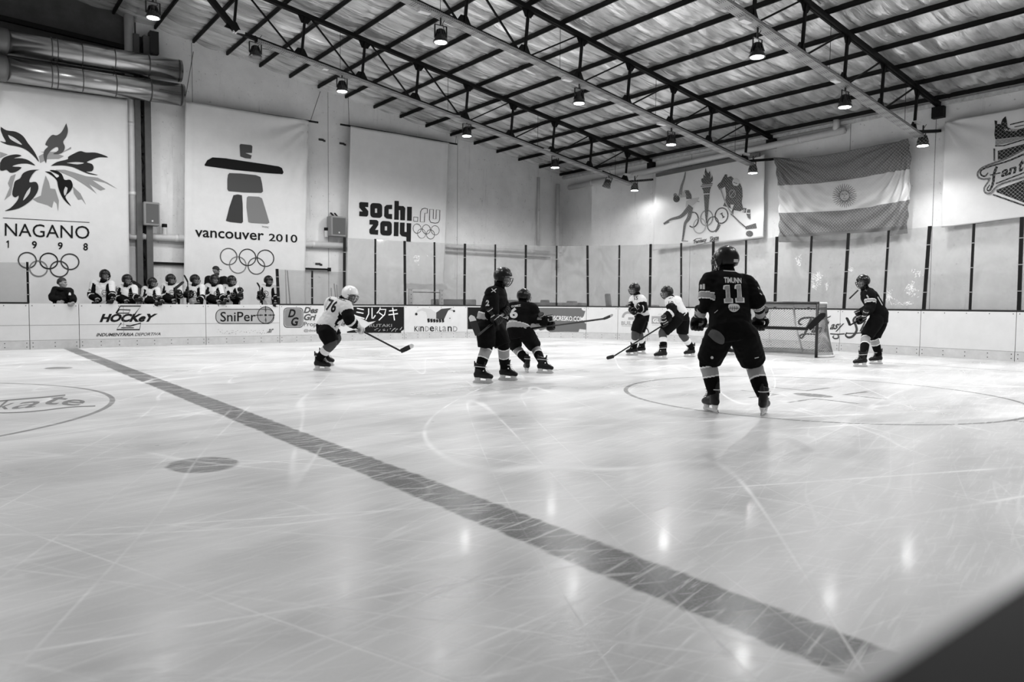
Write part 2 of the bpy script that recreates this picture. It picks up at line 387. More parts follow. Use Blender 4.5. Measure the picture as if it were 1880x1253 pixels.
wall_poly('wall_right', [(XW, -2, -0.3), (XW, YW, -0.3), (XW, YW, zr(XW)), (XW, -2, zr(XW))], V((0.2, 0, 0)), [wm])
# panel joints
bm = bmesh.new()
for px, y in ((352, 95), (602, 190), (840, 270)):
    x = onplane(px, y, 1, YW).x; box(bm, (x - 0.008, YW - 0.004, 0), (x + 0.008, YW + 0.01, roofz(x)))
for px in (1716, 1270, 1560):
    y = onplane(px, 300, 0, XW).y; box(bm, (XW - 0.004, y - 0.008, 0), (XW + 0.01, y + 0.008, roofz(XW)))
tag(obj('trim_1', bm, [seam]), kind='structure')
# ---- roof lining: foil-faced blanket sagging between the purlins
PX = [5.79, 6.73, 7.70, 8.63, 9.56, 10.50, 11.53, 12.53, 13.55, 14.59, 15.63, 16.68, 17.74, 18.79, 19.88]
PXall = [-4.5, -3.5, -2.5, -1.45, -0.45, 0.6, 1.65, 2.7, 3.75, 4.78] + PX
def roof_material():
    m = bpy.data.materials.new('foil_blanket'); m.use_nodes = True; nt = m.node_tree; N = nt.nodes; L = nt.links; b = N['Principled BSDF']
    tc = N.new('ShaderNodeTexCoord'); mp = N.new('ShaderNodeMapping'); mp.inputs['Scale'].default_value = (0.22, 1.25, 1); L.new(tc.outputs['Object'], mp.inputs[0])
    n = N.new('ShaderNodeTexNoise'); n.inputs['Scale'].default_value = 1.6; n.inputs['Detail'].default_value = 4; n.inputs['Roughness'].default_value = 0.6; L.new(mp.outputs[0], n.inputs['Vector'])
    r = N.new('ShaderNodeMapRange'); r.inputs[1].default_value = 0.36; r.inputs[2].default_value = 0.64; r.inputs[3].default_value = lin(188); r.inputs[4].default_value = lin(254); L.new(n.outputs[0], r.inputs[0]); L.new(r.outputs[0], b.inputs['Base Color'])  # pale and dark streaks in the colour stand in for reflections on the foil
    b.inputs['Metallic'].default_value = 0.62; b.inputs['Roughness'].default_value = 0.16
    n2 = N.new('ShaderNodeTexNoise'); n2.inputs['Scale'].default_value = 6; n2.inputs['Detail'].default_value = 4; n2.inputs['Distortion'].default_value = 0.6; L.new(mp.outputs[0], n2.inputs['Vector'])
    bp = N.new('ShaderNodeBump'); bp.inputs['Strength'].default_value = 0.5; bp.inputs['Distance'].default_value = 0.05; L.new(n2.outputs[0], bp.inputs['Height']); L.new(bp.outputs[0], b.inputs['Normal'])
    return m
def foil_bump(x, y):
    bay = math.floor(x + 0.5); w = y + 0.10 * noise.noise(V((x * 0.6, y * 0.5, 3.3))) + 0.05 * noise.noise(V((bay * 3.7, y * 1.3, 7.0)))
    k = w / 0.47; i = math.floor(k); f = k - i                   # rolled strips with lapped, puckered edges
    t = noise.noise(V((i * 1.37, bay * 0.61, 4.4))); h = 0.15 * t * (f - 0.5) + 0.03 * math.sin(math.pi * f)
    h -= 0.020 * math.exp(-((f - 0.06) / 0.05) ** 2) * (0.6 + t)
    q = max(0.0, 1 - abs(noise.noise(V((x * 0.25 + 5, y * 4.2, 2.2)))) * 3.2); h -= 0.022 * q * q
    return h + noise.noise(V((x * 1.1, y * 2.6, 8.1))) * 0.014
bm = bmesh.new(); cols = []; xs = []
for a, b_ in zip(PXall, PXall[1:] + [XW]):
    n = 6 if b_ - a > 0.5 else 2
    for k in range(n): xs.append((a + (b_ - a) * k / n, math.sin(math.pi * k / n)))
xs.append((XW, 0)); ys = [-3 + i * 0.05 for i in range(int(25.6 / 0.05) + 1)]
for x, s in xs:
    cols.append([bm.verts.new((x, y, roofz(x) + 0.10 - s * (0.045 + 0.035 * noise.noise(V((round(x), y * 0.9, 1.0)))) + (0.25 + 0.75 * s) * foil_bump(x, y))) for y in ys])
for a, b_ in zip(cols, cols[1:]):
    for k in range(len(ys) - 1): bm.faces.new((a[k], a[k + 1], b_[k + 1], b_[k]))
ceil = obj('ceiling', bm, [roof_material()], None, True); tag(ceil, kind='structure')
# roof sheet above, keeps daylight out
wall_poly('ceiling.001', [(-8, -3.2, roofz(-8) + 0.3), (XW + 0.3, -3.2, roofz(XW + 0.3) + 0.3), (XW + 0.3, YW + 0.3, roofz(XW + 0.3) + 0.3), (-8, YW + 0.3, roofz(-8) + 0.3)], V((0, 0, 0.03)), [mat('roof_sheet', 120, 0.6)])
# ---- purlins: lipped channels running across the hall
steel = mat('black_steel', 14, 0.6, spec=0.2, var=0.25, vscale=6)
ordn = ['first', 'second', 'third', 'fourth', 'fifth', 'sixth', 'seventh', 'eighth', 'ninth', 'tenth', 'eleventh', 'twelfth', 'thirteenth', 'fourteenth', 'fifteenth', 'sixteenth', 'seventeenth', 'eighteenth', 'nineteenth', 'twentieth', 'twenty-first', 'twenty-second', 'twenty-third', 'twenty-fourth', 'twenty-fifth']
for i, x in enumerate(sorted([p for p in PXall if p > -1], reverse=True)):
    bm = bmesh.new(); z = roofz(x)
    y0, y1 = -2.8, YW - 0.01
    box(bm, (x - 0.004, y0, z), (x + 0.004, y1, z + 0.10)); box(bm, (x - 0.004, y0, z), (x + 0.05, y1, z + 0.006)); box(bm, (x - 0.004, y0, z + 0.094), (x + 0.05, y1, z + 0.10)); box(bm, (x + 0.044, y0, z), (x + 0.05, y1, z + 0.02))
    thing('purlin', bm, [steel], 'black steel roof purlin, %s up from the end wall eave' % ordn[i], 'purlin', 'roof purlins')
# ---- roof trusses
TY = [17.8, 13.0, 8.25, 3.5]
VX = [18.8, 17.1, 15.45, 13.78, 12.12, 10.47, 8.85, 7.22, 5.58]
traymat = mat('galvanised_tray', 150, 0.45, metal=0.6, var=0.2, vscale=8)
def perforate(m):
    nt = m.node_tree; N = nt.nodes; L = nt.links; b = N['Principled BSDF']; tc = N.new('ShaderNodeTexCoord'); vo = N.new('ShaderNodeTexVoronoi'); vo.inputs['Scale'].default_value = 22; vo.inputs['Randomness'].default_value = 0.0
    L.new(tc.outputs['Object'], vo.inputs['Vector']); r = N.new('ShaderNodeMapRange'); r.inputs[1].default_value = 0.28; r.inputs[2].default_value = 0.34; r.inputs[3].default_value = 0.03; r.inputs[4].default_value = 0.36
    L.new(vo.outputs['Distance'], r.inputs[0]); L.new(r.outputs[0], b.inputs['Base Color'])
perforate(traymat)
def truss(y, label):
    root = empty('roof_truss', (XW - 0.1, y, roofz(XW) - 0.3), label, 'truss', 'roof trusses')
    top = lambda x: V((x, y, roofz(x) - 0.09)); bot = lambda x: V((x, y, roofz(x) - 1.13))
    if y > 15: xk = 5.55
    else: xk = 3.9
    bm = bmesh.new()                          # two angles back to back
    for s in (-1, 1):
        bar(bm, top(XW - 0.02) + V((0, s * 0.035, 0)), top(-1.0) + V((0, s * 0.03, 0)), 0.05, 0.085)
    bar(bm, top(XW - 0.02) + V((0, 0, 0.05)), top(-1.0) + V((0, 0, 0.042)), 0.13, 0.016); obj('top_chord', bm, [steel], root)
    bm = bmesh.new(); e = V((XW - 0.02, y, 5.62))
    for s in (-1, 1):
        o = V((0, s * 0.03, 0)); bar(bm, bot(18.8) + o, bot(xk) + o, 0.05, 0.08); bar(bm, e + o, bot(18.8) + o, 0.05, 0.07)
        if y > 15: bar(bm, bot(xk) + o, top(4.35) + o, 0.06, 0.13)
        else: bar(bm, bot(xk) + o, bot(1.0) + o, 0.05, 0.08)
    obj('bottom_chord', bm, [steel], root)
    for i, x in enumerate(VX):
        bm = bmesh.new(); bar(bm, top(x), bot(x - 0.1), 0.055, 0.055, V((0, 1, 0))); obj('post', bm, [steel], root)
        bm = bmesh.new(); t = top(x); b_ = bot(x - 0.1)
        for p, sg in ((t, -1), (b_, 1)):
            q = [p + V((-0.22, 0, 0.035)), p + V((0.2, 0, -0.03)), p + V((0.07, 0, sg * 0.2)), p + V((-0.1, 0, sg * 0.2))]
            f0 = [bm.verts.new(v + V((0, -0.006, 0))) for v in q]; f1 = [bm.verts.new(v + V((0, 0.006, 0))) for v in q]
            bm.faces.new(f0); bm.faces.new(f1[::-1])
            for k in range(4): bm.faces.new((f0[k], f1[k], f1[(k + 1) % 4], f0[(k + 1) % 4]))
        obj('gusset_plate', bm, [steel], root)
    for i, (a, b_) in enumerate(zip(VX, VX[1:])):
        bm = bmesh.new()
        # the rods lean one way near the eave and the other way higher up
        if a > 11.9 if y < 15 else a > 12.2: bar(bm, top(a - 0.12), bot(b_ + 0.02), 0.035, 0.035)
        else: bar(bm, bot(a - 0.25), top(b_ + 0.12), 0.035, 0.035)
        obj('diagonal', bm, [steel], root)
    # perforated cable tray clipped under the bottom chord
    bm = bmesh.new()
    for s in (-1, 1): bar(bm, bot(18.95) + V((0, -0.02 + s * 0.1, -0.06)), bot(6.0) + V((0, -0.02 + s * 0.1, -0.06)), 0.012, 0.06)
    bar(bm, bot(18.95) + V((0, -0.02, -0.088)), bot(6.0) + V((0, -0.02, -0.088)), 0.21, 0.005)
    obj('cable_tray', bm, [traymat], root)
    # thin steel hangers
    for x in (VX[0] - 0.6, VX[2] - 0.7, VX[4] - 0.7, VX[6] - 0.7):
        bm = bmesh.new(); tube(bm, [top(x), bot(x)], 0.006, 5); obj('hanger_wire', bm, [steel], root)
    bm = bmesh.new(); box(bm, (XW - 0.16, y - 0.14, roofz(XW) - 0.4), (XW, y + 0.14, roofz(XW) - 0.12)); obj('bearing_plate', bm, [steel], root)
    return root
for y, l in zip(TY, ('black steel roof truss nearest the bench wall, with a row of lamps', 'black steel roof truss over the middle of the ice', 'black steel roof truss ending between the flag and the skate banner', 'black steel roof truss closest to the camera side, nearly out of view')): truss(y, l)
# ================================================================ high-bay lamps
lampblack = mat('lamp_black', 14, 0.35, spec=0.6); lens_on = emat('lamp_lit_lens', 30.0); lens_off = mat('lamp_dark_lens', 60, 0.15, coat=0.6)
ballast_m = mat('ballast_white', 225, 0.5)
chrome = mat('lamp_rim', 120, 0.3, metal=0.8)
def lamp(x, y, z, on, label, tilt=0.0):
    """z is the height of the lens"""
    root = empty('high_bay_lamp', (x, y, z), label, 'lamp', 'high bay lamps under the trusses')
    c = V((x, y, z)); T = Matrix.Rotation(tilt, 3, 'X')
    def q(v): return c + T @ (V(v) * 0.74)
    bm = bmesh.new()
    prof = [(0.075, 0.36), (0.10, 0.34), (0.115, 0.22), (0.15, 0.18), (0.185, 0.05), (0.20, 0.045), (0.20, 0.0)]
    loft(bm, [q((0, 0, h)) for r, h in prof], [r * 0.74 for r, h in prof], 24, side=V((1, 0, 0)))
    for k in range(12):                                        # cooling fins
        a = k * math.pi / 6; bar(bm, q((0.10 * math.cos(a), 0.10 * math.sin(a), 0.33)), q((0.165 * math.cos(a), 0.165 * math.sin(a), 0.12)), 0.012, 0.03)
    obj('housing', bm, [lampblack], root)
    bm = bmesh.new(); loft(bm, [q((0, 0, -0.006)), q((0, 0, 0.008))], [0.122, 0.122], 24, side=V((1, 0, 0))); obj('lens', bm, [lens_on if on else lens_off], root)
    bm = bmesh.new(); rr = [(0.17, -0.004), (0.205, -0.01), (0.207, 0.012)]
    for (r0, h0), (r1, h1) in zip(rr, rr[1:]):
        for k in range(24):
            a, b_ = k * math.pi / 12, (k + 1) * math.pi / 12
            bm.faces.new([bm.verts.new(q((r * math.cos(t), r * math.sin(t), h))) for r, h, t in ((r0, h0, a), (r0, h0, b_), (r1, h1, b_), (r1, h1, a))])
    obj('rim', bm, [chrome], root)
    top = roofz(x) - 1.17 if x < 18.9 else z + 0.45
    bm = bmesh.new()
    for s in (-1, 1):
        bar(bm, q((s * 0.19, 0, 0.12)), q((s * 0.19, 0, 0.46)), 0.03, 0.012, V((0, 1, 0)))
    bar(bm, q((-0.2, 0, 0.46)), q((0.2, 0, 0.46)), 0.03, 0.012); obj('yoke', bm, [lampblack], root)
    bm = bmesh.new()
    tube(bm, [q((0, 0, 0.46)), V((x, y, max(top, z + 0.5)))], 0.02, 6); tube(bm, smoothpts([q((0.05, 0, 0.36)), q((0.14, 0.05, 0.42)), q((0.1, 0.05, 0.55)), V((x + 0.16, y, max(top, z + 0.55)))]), 0.008, 5)
    obj('hanger', bm, [lampblack], root)
    zb = max(top, z + 0.5) - 0.02
    bm = bmesh.new(); box(bm, (x - 0.52, y - 0.06, zb - 0.02), (x - 0.26, y + 0.06, zb + 0.05)); obj('ballast_box', bm, [ballast_m], root)
    if on:
        ld = bpy.data.lights.new('lamp_light', 'SPOT'); ld.energy = LAMP_W * ((0.14 if y > 16 else 0.45) if x > 18.5 else 1.0); ld.spot_size = LAMP_CONE; ld.spot_blend = 0.45; ld.shadow_soft_size = 0.12
        lo = bpy.data.objects.new('bulb', ld); COL.objects.link(lo); lo.parent = root; lo.location = V((0, 0, -0.03))
        if x > 18.5 and y < 16: lo.rotation_euler = (0, 0.62, 0)
    return root
row = ('on the truss by the bench wall', 'on the middle truss', 'on the truss reaching the wall beside the flag', 'on the truss closest to the camera side')
L1 = [(281, 33, 1, 'lit black high bay lamp above the duct ends, beside the steel column'),
      (469, 105, 0, 'unlit black high bay lamp on the bench wall truss, above the inukshuk banner'),
      (628, 168, 1, 'lit black high bay lamp over the gap between the two middle banners'),
      (857, 250, 1, 'lit black high bay lamp just above the right edge of the sochi banner'),
      (1019, 308, 1, 'lit black high bay lamp near the far corner, above the vertical white pipe'),
      (1113, 344, 0, 'unlit black high bay lamp tipped toward the ice in the far corner'),
      (1165, 350, 1, 'lit black high bay lamp nearest the corner, lighting bare wall left of the torch')]
L2 = [(809, 78, 1, 'lit black high bay lamp highest on the middle truss'), (1063, 190, 1, 'lit black high bay lamp second highest on the middle truss'),
      (1232, 266, 1, 'lit black high bay lamp low on the middle truss, above the torch banner left side'), (1382, 318, 1, 'lit black high bay lamp hanging before the right edge of the torch banner')]
L3 = [(1390, 105, 1, 'lit black high bay lamp under the perforated tray, highest on the right truss'), (1551, 197, 1, 'lit black high bay lamp under the right truss, above the flag'),
      (1694, 268, 1, 'lit black high bay lamp at the right top corner of the flag')]
for LL, y in ((L1, 17.8), (L2, 13.0), (L3, 8.25)):
    for px, py, on, lab in LL:
        p = onplane(px, py, 1, y); lamp(p.x, p.y, p.z, on, lab, 0.45 if px == 1113 else 0.0)
for x in (19.15, 15.4, 12.1, 8.2): lamp(x, 3.5, roofz(x) - 1.75, 1, 'added unseen high bay lamp above the camera side, %s' % {19.15: 'over the end boards', 15.4: 'over the goal line', 12.1: 'over the near face-off circle', 8.2: 'over the near blue line zone'}[x])  # unseen lamps added beyond the frame to put more light on the ice
for x, y, w in ((4.3, 13.0, 'above centre ice'), (4.3, 8.25, 'above the long painted line'), (0.4, 17.8, 'far left by the bench wall'), (0.4, 13.0, 'far left, above the centre circle'), (-3.4, 17.8, 'leftmost beyond the frame')):
    lamp(x, y, roofz(x) - 1.75, 1, 'added black high bay lamp out of view, ' + w)  # further lamps added outside the frame for their light
# ================================================================ dasher boards, glass and posts
LS = XB - RC + 8.0; LA = RC * math.pi / 2
def path(s):
    """point on the ice side of the boards and the outward direction"""
    if s <= LS: return V((-8 + s, YB, 0)), V((0, 1, 0))
    if s <= LS + LA:
        a = (s - LS) / RC; n = V((math.sin(a), math.cos(a), 0)); return V((XB - RC, YB - RC, 0)) + n * RC, n
    return V((XB, YB - RC - (s - LS - LA), 0)), V((1, 0, 0))
def s_of(x, y):
    d = ray(x, y); lo, hi = 0.0, LS + LA + 15.5
    f = lambda s: d.x * path(s)[0].y - d.y * path(s)[0].x
    for _ in range(50):
        m = (lo + hi) / 2
        if f(m) > 0: lo = m
        else: hi = m
    return lo
def ribbon(bm, s0, s1, t0, t1, z0, z1, mi=0, top=None):
    """solid strip along the boards, t = distance behind the ice side; top(s) may set its height"""
    n = max(1, int(math.ceil((s1 - s0) / 0.3))) if s1 > LS and s0 < LS + LA else 1; rs = []
    for i in range(n + 1):
        s = s0 + (s1 - s0) * i / n; p, q = path(s); zz = z1 if top is None else top(s)
        rs.append([bm.verts.new((p + q * t).to_tuple()[:2] + (z,)) for t, z in ((t0, z0), (t1, z0), (t1, zz), (t0, zz))])
    for a, b in zip(rs, rs[1:]):
        for k in range(4): bm.faces.new((a[k], a[(k + 1) % 4], b[(k + 1) % 4], b[k])).material_index = mi
    bm.faces.new(rs[0][::-1]).material_index = mi; bm.faces.new(rs[-1]).material_index = mi
board_w = mat('board_white', 206, 0.35, spec=0.5, var=0.05, vscale=3); kick_w = mat('kick_plate_pale', 188, 0.45, var=0.12, vscale=5)
dark_gap = mat('joint_dark', 45, 0.8); blk = mat('gasket_black', 12, 0.5)
EDG = [(-130, 559), (53, 559), (144.5, 558.6), (377.5, 560), (513, 561), (742, 562), (858, 562.5), (1076.5, 564), (1134.6, 564.2), (1190, 564.7), (1265, 565.8), (1340, 566.8), (1414, 568), (1543, 570), (1691, 571), (1866.5, 573), (2090, 576)]
BL = ['blank white board section at the left edge, behind low glass', 'blank white board gate in front of the bareheaded man on the bench', 'white board section with the HOCKEY lettering', 'white board section with a pill-shaped grey sign and crosshair',
      'white board section with a grey square logo, partly behind the white-helmeted skater', 'white board section with a jester hat', 'board section with the grey web address panel', 'blank curved board section right of the grey web address panel',
      'curved board section with the grey arch logo', 'curved board section with the grey block sign', 'board section behind the dark-clad skater number 11', 'board section just left of the goal net, behind number 11',
      'board section behind the goal net', 'board section right of the net with the end of the script lettering', 'blank board section right of the stooping dark-clad skater', 'blank board section at the right edge of the ice']
BL[5] = 'board section with a jester hat, right of the black panel with pale characters'
SECT = []
for i, ((x0, y0), (x1, y1)) in enumerate(zip(EDG, EDG[1:])):
    s0, s1 = s_of(x0, y0), s_of(x1, y1); p, q = path((s0 + s1) / 2)
    root = empty('dasher_board', (p.x, p.y, 0), BL[i], 'rink board', 'dasher board sections'); g = 0.006
    bm = bmesh.new(); ribbon(bm, s0 + g, s1 - g, 0.0, 0.05, 0.21, BH); pan = obj('panel', bm, [board_w], root)
    bm = bmesh.new(); ribbon(bm, s0 + g, s1 - g, -0.012, 0.05, 0.0, 0.205)
    n = max(2, int((s1 - s0) / 0.4)); me_b = []
    kp = obj('kick_plate', bm, [kick_w], root)
    bm = bmesh.new()
    for k in range(n + 1):
        s = s0 + 0.06 + (s1 - s0 - 0.12) * k / n; pp, qq = path(s); u = V((-qq.y, qq.x, 0))
        for z, t in ((0.06, -0.014), (0.15, -0.014), (BH - 0.04, -0.002)):
            c = pp + qq * t + V((0, 0, z)); poly = [bm.verts.new(c + u * (0.012 * math.cos(a * 1.0472)) + V((0, 0, 0.012 * math.sin(a * 1.0472)))) for a in range(6)]
            bm.faces.new(poly)
    o = obj('bolt_heads', bm, [dark_gap], root); o['kind'] = 'stuff'
    bm = bmesh.new(); ribbon(bm, s0, s1, 0.052, 0.11, 0.0, BH - 0.01); obj('backing_frame', bm, [dark_gap], root)
    if i < 4:
        bm = bmesh.new(); ribbon(bm, s0 + g, s1 - g, -0.002, 0.01, 0.556, 0.564); obj('joint_strip', bm, [mat('joint_grey', 120, 0.7)], root)
    bm = bmesh.new(); ribbon(bm, s0 + (g if 0 < i < 4 else 0), s1 - (g if 0 < i < 4 else 0), 0.0 if 0 < i < 4 else 0.012, 0.11, BH, BH + (0.012 if 0 < i < 4 else 0.042)); obj('cap_rail', bm, [board_w if 0 < i < 4 else blk], root)
    SECT.append((root, pan))
# ---- posts and glass
def glass_mat(name, haze, seed):
    m = bpy.data.materials.new(name); m.use_nodes = True; nt = m.node_tree; N = nt.nodes; L = nt.links; N.clear()
    out = N.new('ShaderNodeOutputMaterial'); tr = N.new('ShaderNodeBsdfTransparent'); tr.inputs[0].default_value = (0.85, 0.85, 0.85, 1)
    df = N.new('ShaderNodeBsdfDiffuse'); df.inputs[0].default_value = (0.8, 0.8, 0.8, 1); gl = N.new('ShaderNodeBsdfGlossy'); gl.inputs['Roughness'].default_value = 0.04; gl.inputs[0].default_value = (0.9, 0.9, 0.9, 1)
    tc = N.new('ShaderNodeTexCoord'); mp = N.new('ShaderNodeMapping'); mp.inputs['Location'].default_value = (seed, seed, seed); mp.inputs['Scale'].default_value = (1, 1, 0.7); L.new(tc.outputs['Object'], mp.inputs[0])
    n = N.new('ShaderNodeTexNoise'); n.inputs['Scale'].default_value = 1.3; n.inputs['Detail'].default_value = 5; n.inputs['Distortion'].default_value = 2.5; L.new(mp.outputs[0], n.inputs['Vector'])
    r = N.new('ShaderNodeMapRange'); r.inputs[1].default_value = 0.35; r.inputs[2].default_value = 0.75; r.inputs[3].default_value = haze * 0.35; r.inputs[4].default_value = haze; L.new(n.outputs[0], r.inputs[0])
    m1 = N.new('ShaderNodeMixShader'); L.new(r.outputs[0], m1.inputs[0]); L.new(tr.outputs[0], m1.inputs[1]); L.new(df.outputs[0], m1.inputs[2])
    fr = N.new('ShaderNodeFresnel'); fr.inputs[0].default_value = 1.3; m2 = N.new('ShaderNodeMixShader'); L.new(fr.outputs[0], m2.inputs[0]); L.new(m1.outputs[0], m2.inputs[1]); L.new(gl.outputs[0], m2.inputs[2])
    L.new(m2.outputs[0], out.inputs[0]); return m
GM = [glass_mat('scuffed_glass', 0.16, 1.0), glass_mat('scuffed_glass_b', 0.13, 5.5), glass_mat('scuffed_glass_c', 0.18, 9.1)]
GCL = glass_mat('clear_glass', 0.07, 3.0)
post_m = mat('post_black', 8, 0.5, spec=0.2); clip_m = mat('clip_grey', 150, 0.4, metal=0.5)
POST = [((-75, 480), (-70, 558), 0, 'out'), ((50.4, 481.3), (52.3, 558), 0, 'low glass post at the left end of the bench opening'), ((509.8, 494), (513, 560.5), 1, 'low thick glass post beside the rightmost player on the bench'),
        ((574.4, 497), (574.4, 561), 0, 'low thin glass post with bare wall and a black rod above it'), ((634, 436), (633.3, 561.5), 1, 'tall glass post rising behind the white-helmeted skater'),
        ((690.5, 439), (690.5, 562), 0, 'tall glass post under the digits of the sochi banner'), ((744.4, 442.7), (745.3, 562), 1, 'tall glass post under the last digit of the sochi banner'),
        ((799, 445), (799.3, 562), 0, 'tall glass post crossing the white steel frame'), ((854.6, 447.7), (853.5, 563), 1, 'tall glass post right of the white steel frame'),
        ((910, 449), (909.3, 563), 0, 'tall glass post directly above the standing dark-clad skater number 8'), ((965.7, 450), (964.8, 563.4), 1, 'tall glass post above the bent dark-clad skater number 6'),
        ((1022, 451.6), (1021.5, 563.6), 0, 'thin tall glass post right below the corner pipe'), ((1078, 451), (1078.9, 564), 1, 'thick tall glass post above the right end of the grey web address panel'),
        ((1136.3, 450.3), (1135.3, 564.3), 0, 'tall glass post just left of the white-clad skater number 15'), ((1193.3, 448.4), (1191.7, 564.7), 1, 'thick tall glass post just right of the white-clad skater number 15'),
        ((1249, 446.6), (1249, 565.5), 0, 'tall glass post right of the white-clad skater number 10'), ((1307.7, 443.6), (1306.6, 566.3), 1, 'thick tall glass post behind the head of dark-clad skater number 11, left'),
        ((1368, 441.3), (1366.3, 567.2), 0, 'thin tall glass post right of the helmet of dark-clad skater number 11'), ((1424.4, 435), (1420.6, 568), 1, 'tall glass post beside the left edge of the flag'),
        ((1488.4, 433.6), (1482.3, 569), 0, 'thin tall glass post under the left half of the flag'), ((1556.2, 428.4), (1547.3, 570), 1, 'thick tall glass post under the middle of the flag'),
        ((1630, 423.5), (1620.6, 570.7), 0, 'thin tall glass post behind the back of the stooping dark-clad skater'), ((1705.3, 415.5), (1693.9, 571.2), 1, 'tall glass post between the flag and the skate banner'),
        ((1786.6, 411), (1778.9, 572), 0, 'thin tall glass post under the skate banner'), ((1874.8, 398.8), (1868.8, 573), 1, 'thick tall glass post at the right edge of the view'), ((1972, 390), (1966, 575), 0, 'out')]
PB = []
GT = 0.055
for (xt, yt), (xb, yb), thick, lab in POST:
    sb = s_of(xb, yb); st = s_of(xt, yt); d = ray(xt, yt); P, q = path(st); P = P + q * GT
    zt = CAMZ + d.z * (math.hypot(P.x, P.y) / math.hypot(d.x, d.y))
    B, qb = path(sb); B = B + qb * GT + V((0, 0, BH + 0.005)); T = V((P.x, P.y, zt)); PB.append((sb, st, zt))
    if lab == 'out': continue
    w = 0.07 if thick else 0.046; u = V((-qb.y, qb.x, 0))
    root = empty('glass_post', B, 'black ' + lab, 'post', 'black posts between the glass panes')
    bm = bmesh.new(); bar(bm, B, T, w, 0.045, qb); obj('upright', bm, [post_m], root)
    for k in (0.22, 0.5, 0.78):
        bm = bmesh.new(); c = B.lerp(T, k); bar(bm, c - u * (w / 2 + 0.012) - qb * 0.024, c + u * (w / 2 + 0.012) - qb * 0.024, 0.018, 0.012, qb); obj('clip', bm, [clip_m], root)
PANE = {}
for i, (a, b) in enumerate(zip(PB, PB[1:])):
    if i == 1: continue                                     # bench opening
    low = i < 4; n = 6; bm = bmesh.new(); g = 0.03; rs = []
    za, zb = a[2], b[2]
    if i == 3: zb = za
    if i in (0,): pass
    for k in range(n + 1):
        t = k / n; sb = a[0] + g + (b[0] - a[0] - 2 * g) * t; st = a[1] + g + (b[1] - a[1] - 2 * g) * t; r = []
        for s, z in ((sb, BH + 0.013), (st, za + (zb - za) * t - 0.015)):
            p, q = path(s); r += [bm.verts.new((p + q * (GT - 0.005)).to_tuple()[:2] + (z,)), bm.verts.new((p + q * (GT + 0.005)).to_tuple()[:2] + (z,))]
        rs.append(r)
    for A, B in zip(rs, rs[1:]):
        for f in ((A[0], B[0], B[2], A[2]), (A[1], A[3], B[3], B[1]), (A[2], B[2], B[3], A[3]), (A[0], A[1], B[1], B[0])): bm.faces.new(f)
    bm.faces.new((rs[0][0], rs[0][2], rs[0][3], rs[0][1])); bm.faces.new((rs[-1][0], rs[-1][1], rs[-1][3], rs[-1][2]))
    nm = [p[3] for p in POST]
    def short(t): return t.replace('tall ', '').replace('thick ', '').replace('thin ', '').replace('glass post ', '').replace('low ', '')
    lab = 'low clear glass pane at the left edge of the view' if i == 0 else 'clear pane right of the %s' % nm[i].replace('tall ', '').replace('thick ', '').replace('thin ', '').replace('glass ', '')
    PANE[i] = thing('rink_glass', bm, [GCL if low else GM[i % 3]], lab, 'glass pane', 'glass panes above the boards')
# pale paint scuffs and frost left on the glass
scuff_m = mat('scuff_white', 235, 0.7)
def scuffs(i, blobs, seed, dens=40):
    rnd = random.Random(seed); bm = bmesh.new()
    for (x0, y0, x1, y1, ang, k) in blobs:
        for _ in range(int(dens * k)):
            x = rnd.gauss((x0 + x1) / 2, (x1 - x0) / 4); y = rnd.gauss((y0 + y1) / 2, (y1 - y0) / 4); a = math.radians(ang + rnd.gauss(0, 30)); l = rnd.uniform(0.8, 3.2)
            stroke(bm, [(x - l * math.cos(a), y - l * math.sin(a)), (x + rnd.gauss(0, .4), y + rnd.gauss(0, .4)), (x + l * math.cos(a), y + l * math.sin(a))], [0.3, rnd.uniform(0.5, 1.1), 0.2])
    lay('scuff_marks', bm, Surf([PANE[i]]), [scuff_m], PANE[i], 0.003, 30)
scuffs(11, [(981, 478, 1000, 534, 80, 1.2)], 1); scuffs(12, [(1034, 497, 1062, 532, 60, 0.9)], 2); scuffs(13, [(1090, 480, 1104, 520, 60, 0.25)], 3)
scuffs(19, [(1485, 499, 1510, 523, 20, 1.6), (1515, 518, 1520, 530, 70, 0.4), (1490, 524, 1498, 529, 20, 0.2)], 4); scuffs(18, [(1460, 470, 1473, 490, 70, 0.6)], 5)
scuffs(21, [(1662, 521, 1681, 541, -45, 1.6), (1625, 535, 1641, 558, 60, 1.2), (1678, 497, 1692, 507, -40, 0.5), (1642, 553, 1680, 563, -25, 0.6)], 6); scuffs(20, [(1556, 490, 1566, 500, 40, 0.3)], 7)
scuffs(6, [(756, 463, 776, 484, 80, 0.35)], 8)
# ---- the near board the camera leans over
root = empty('dasher_board', (0.3, -0.1, 0), 'dark capped near board at the lower right corner, out of focus', 'rink board', 'dasher board sections')
bm = bmesh.new(); box(bm, (-5, -0.35, 0.99), (11.5, 0.083, BH)); obj('cap_rail', bm, [mat('near_cap', 8, 0.7, spec=0.2)], root)
bm = bmesh.new(); box(bm, (-5, -0.06, 0), (11.5, 0.07, 0.985)); obj('panel', bm, [board_w], root)
bm = bmesh.new(); box(bm, (-5, 0.083, 1.0), (11.5, 0.092, BH - 0.004)); obj('edge_strip', bm, [board_w], root)
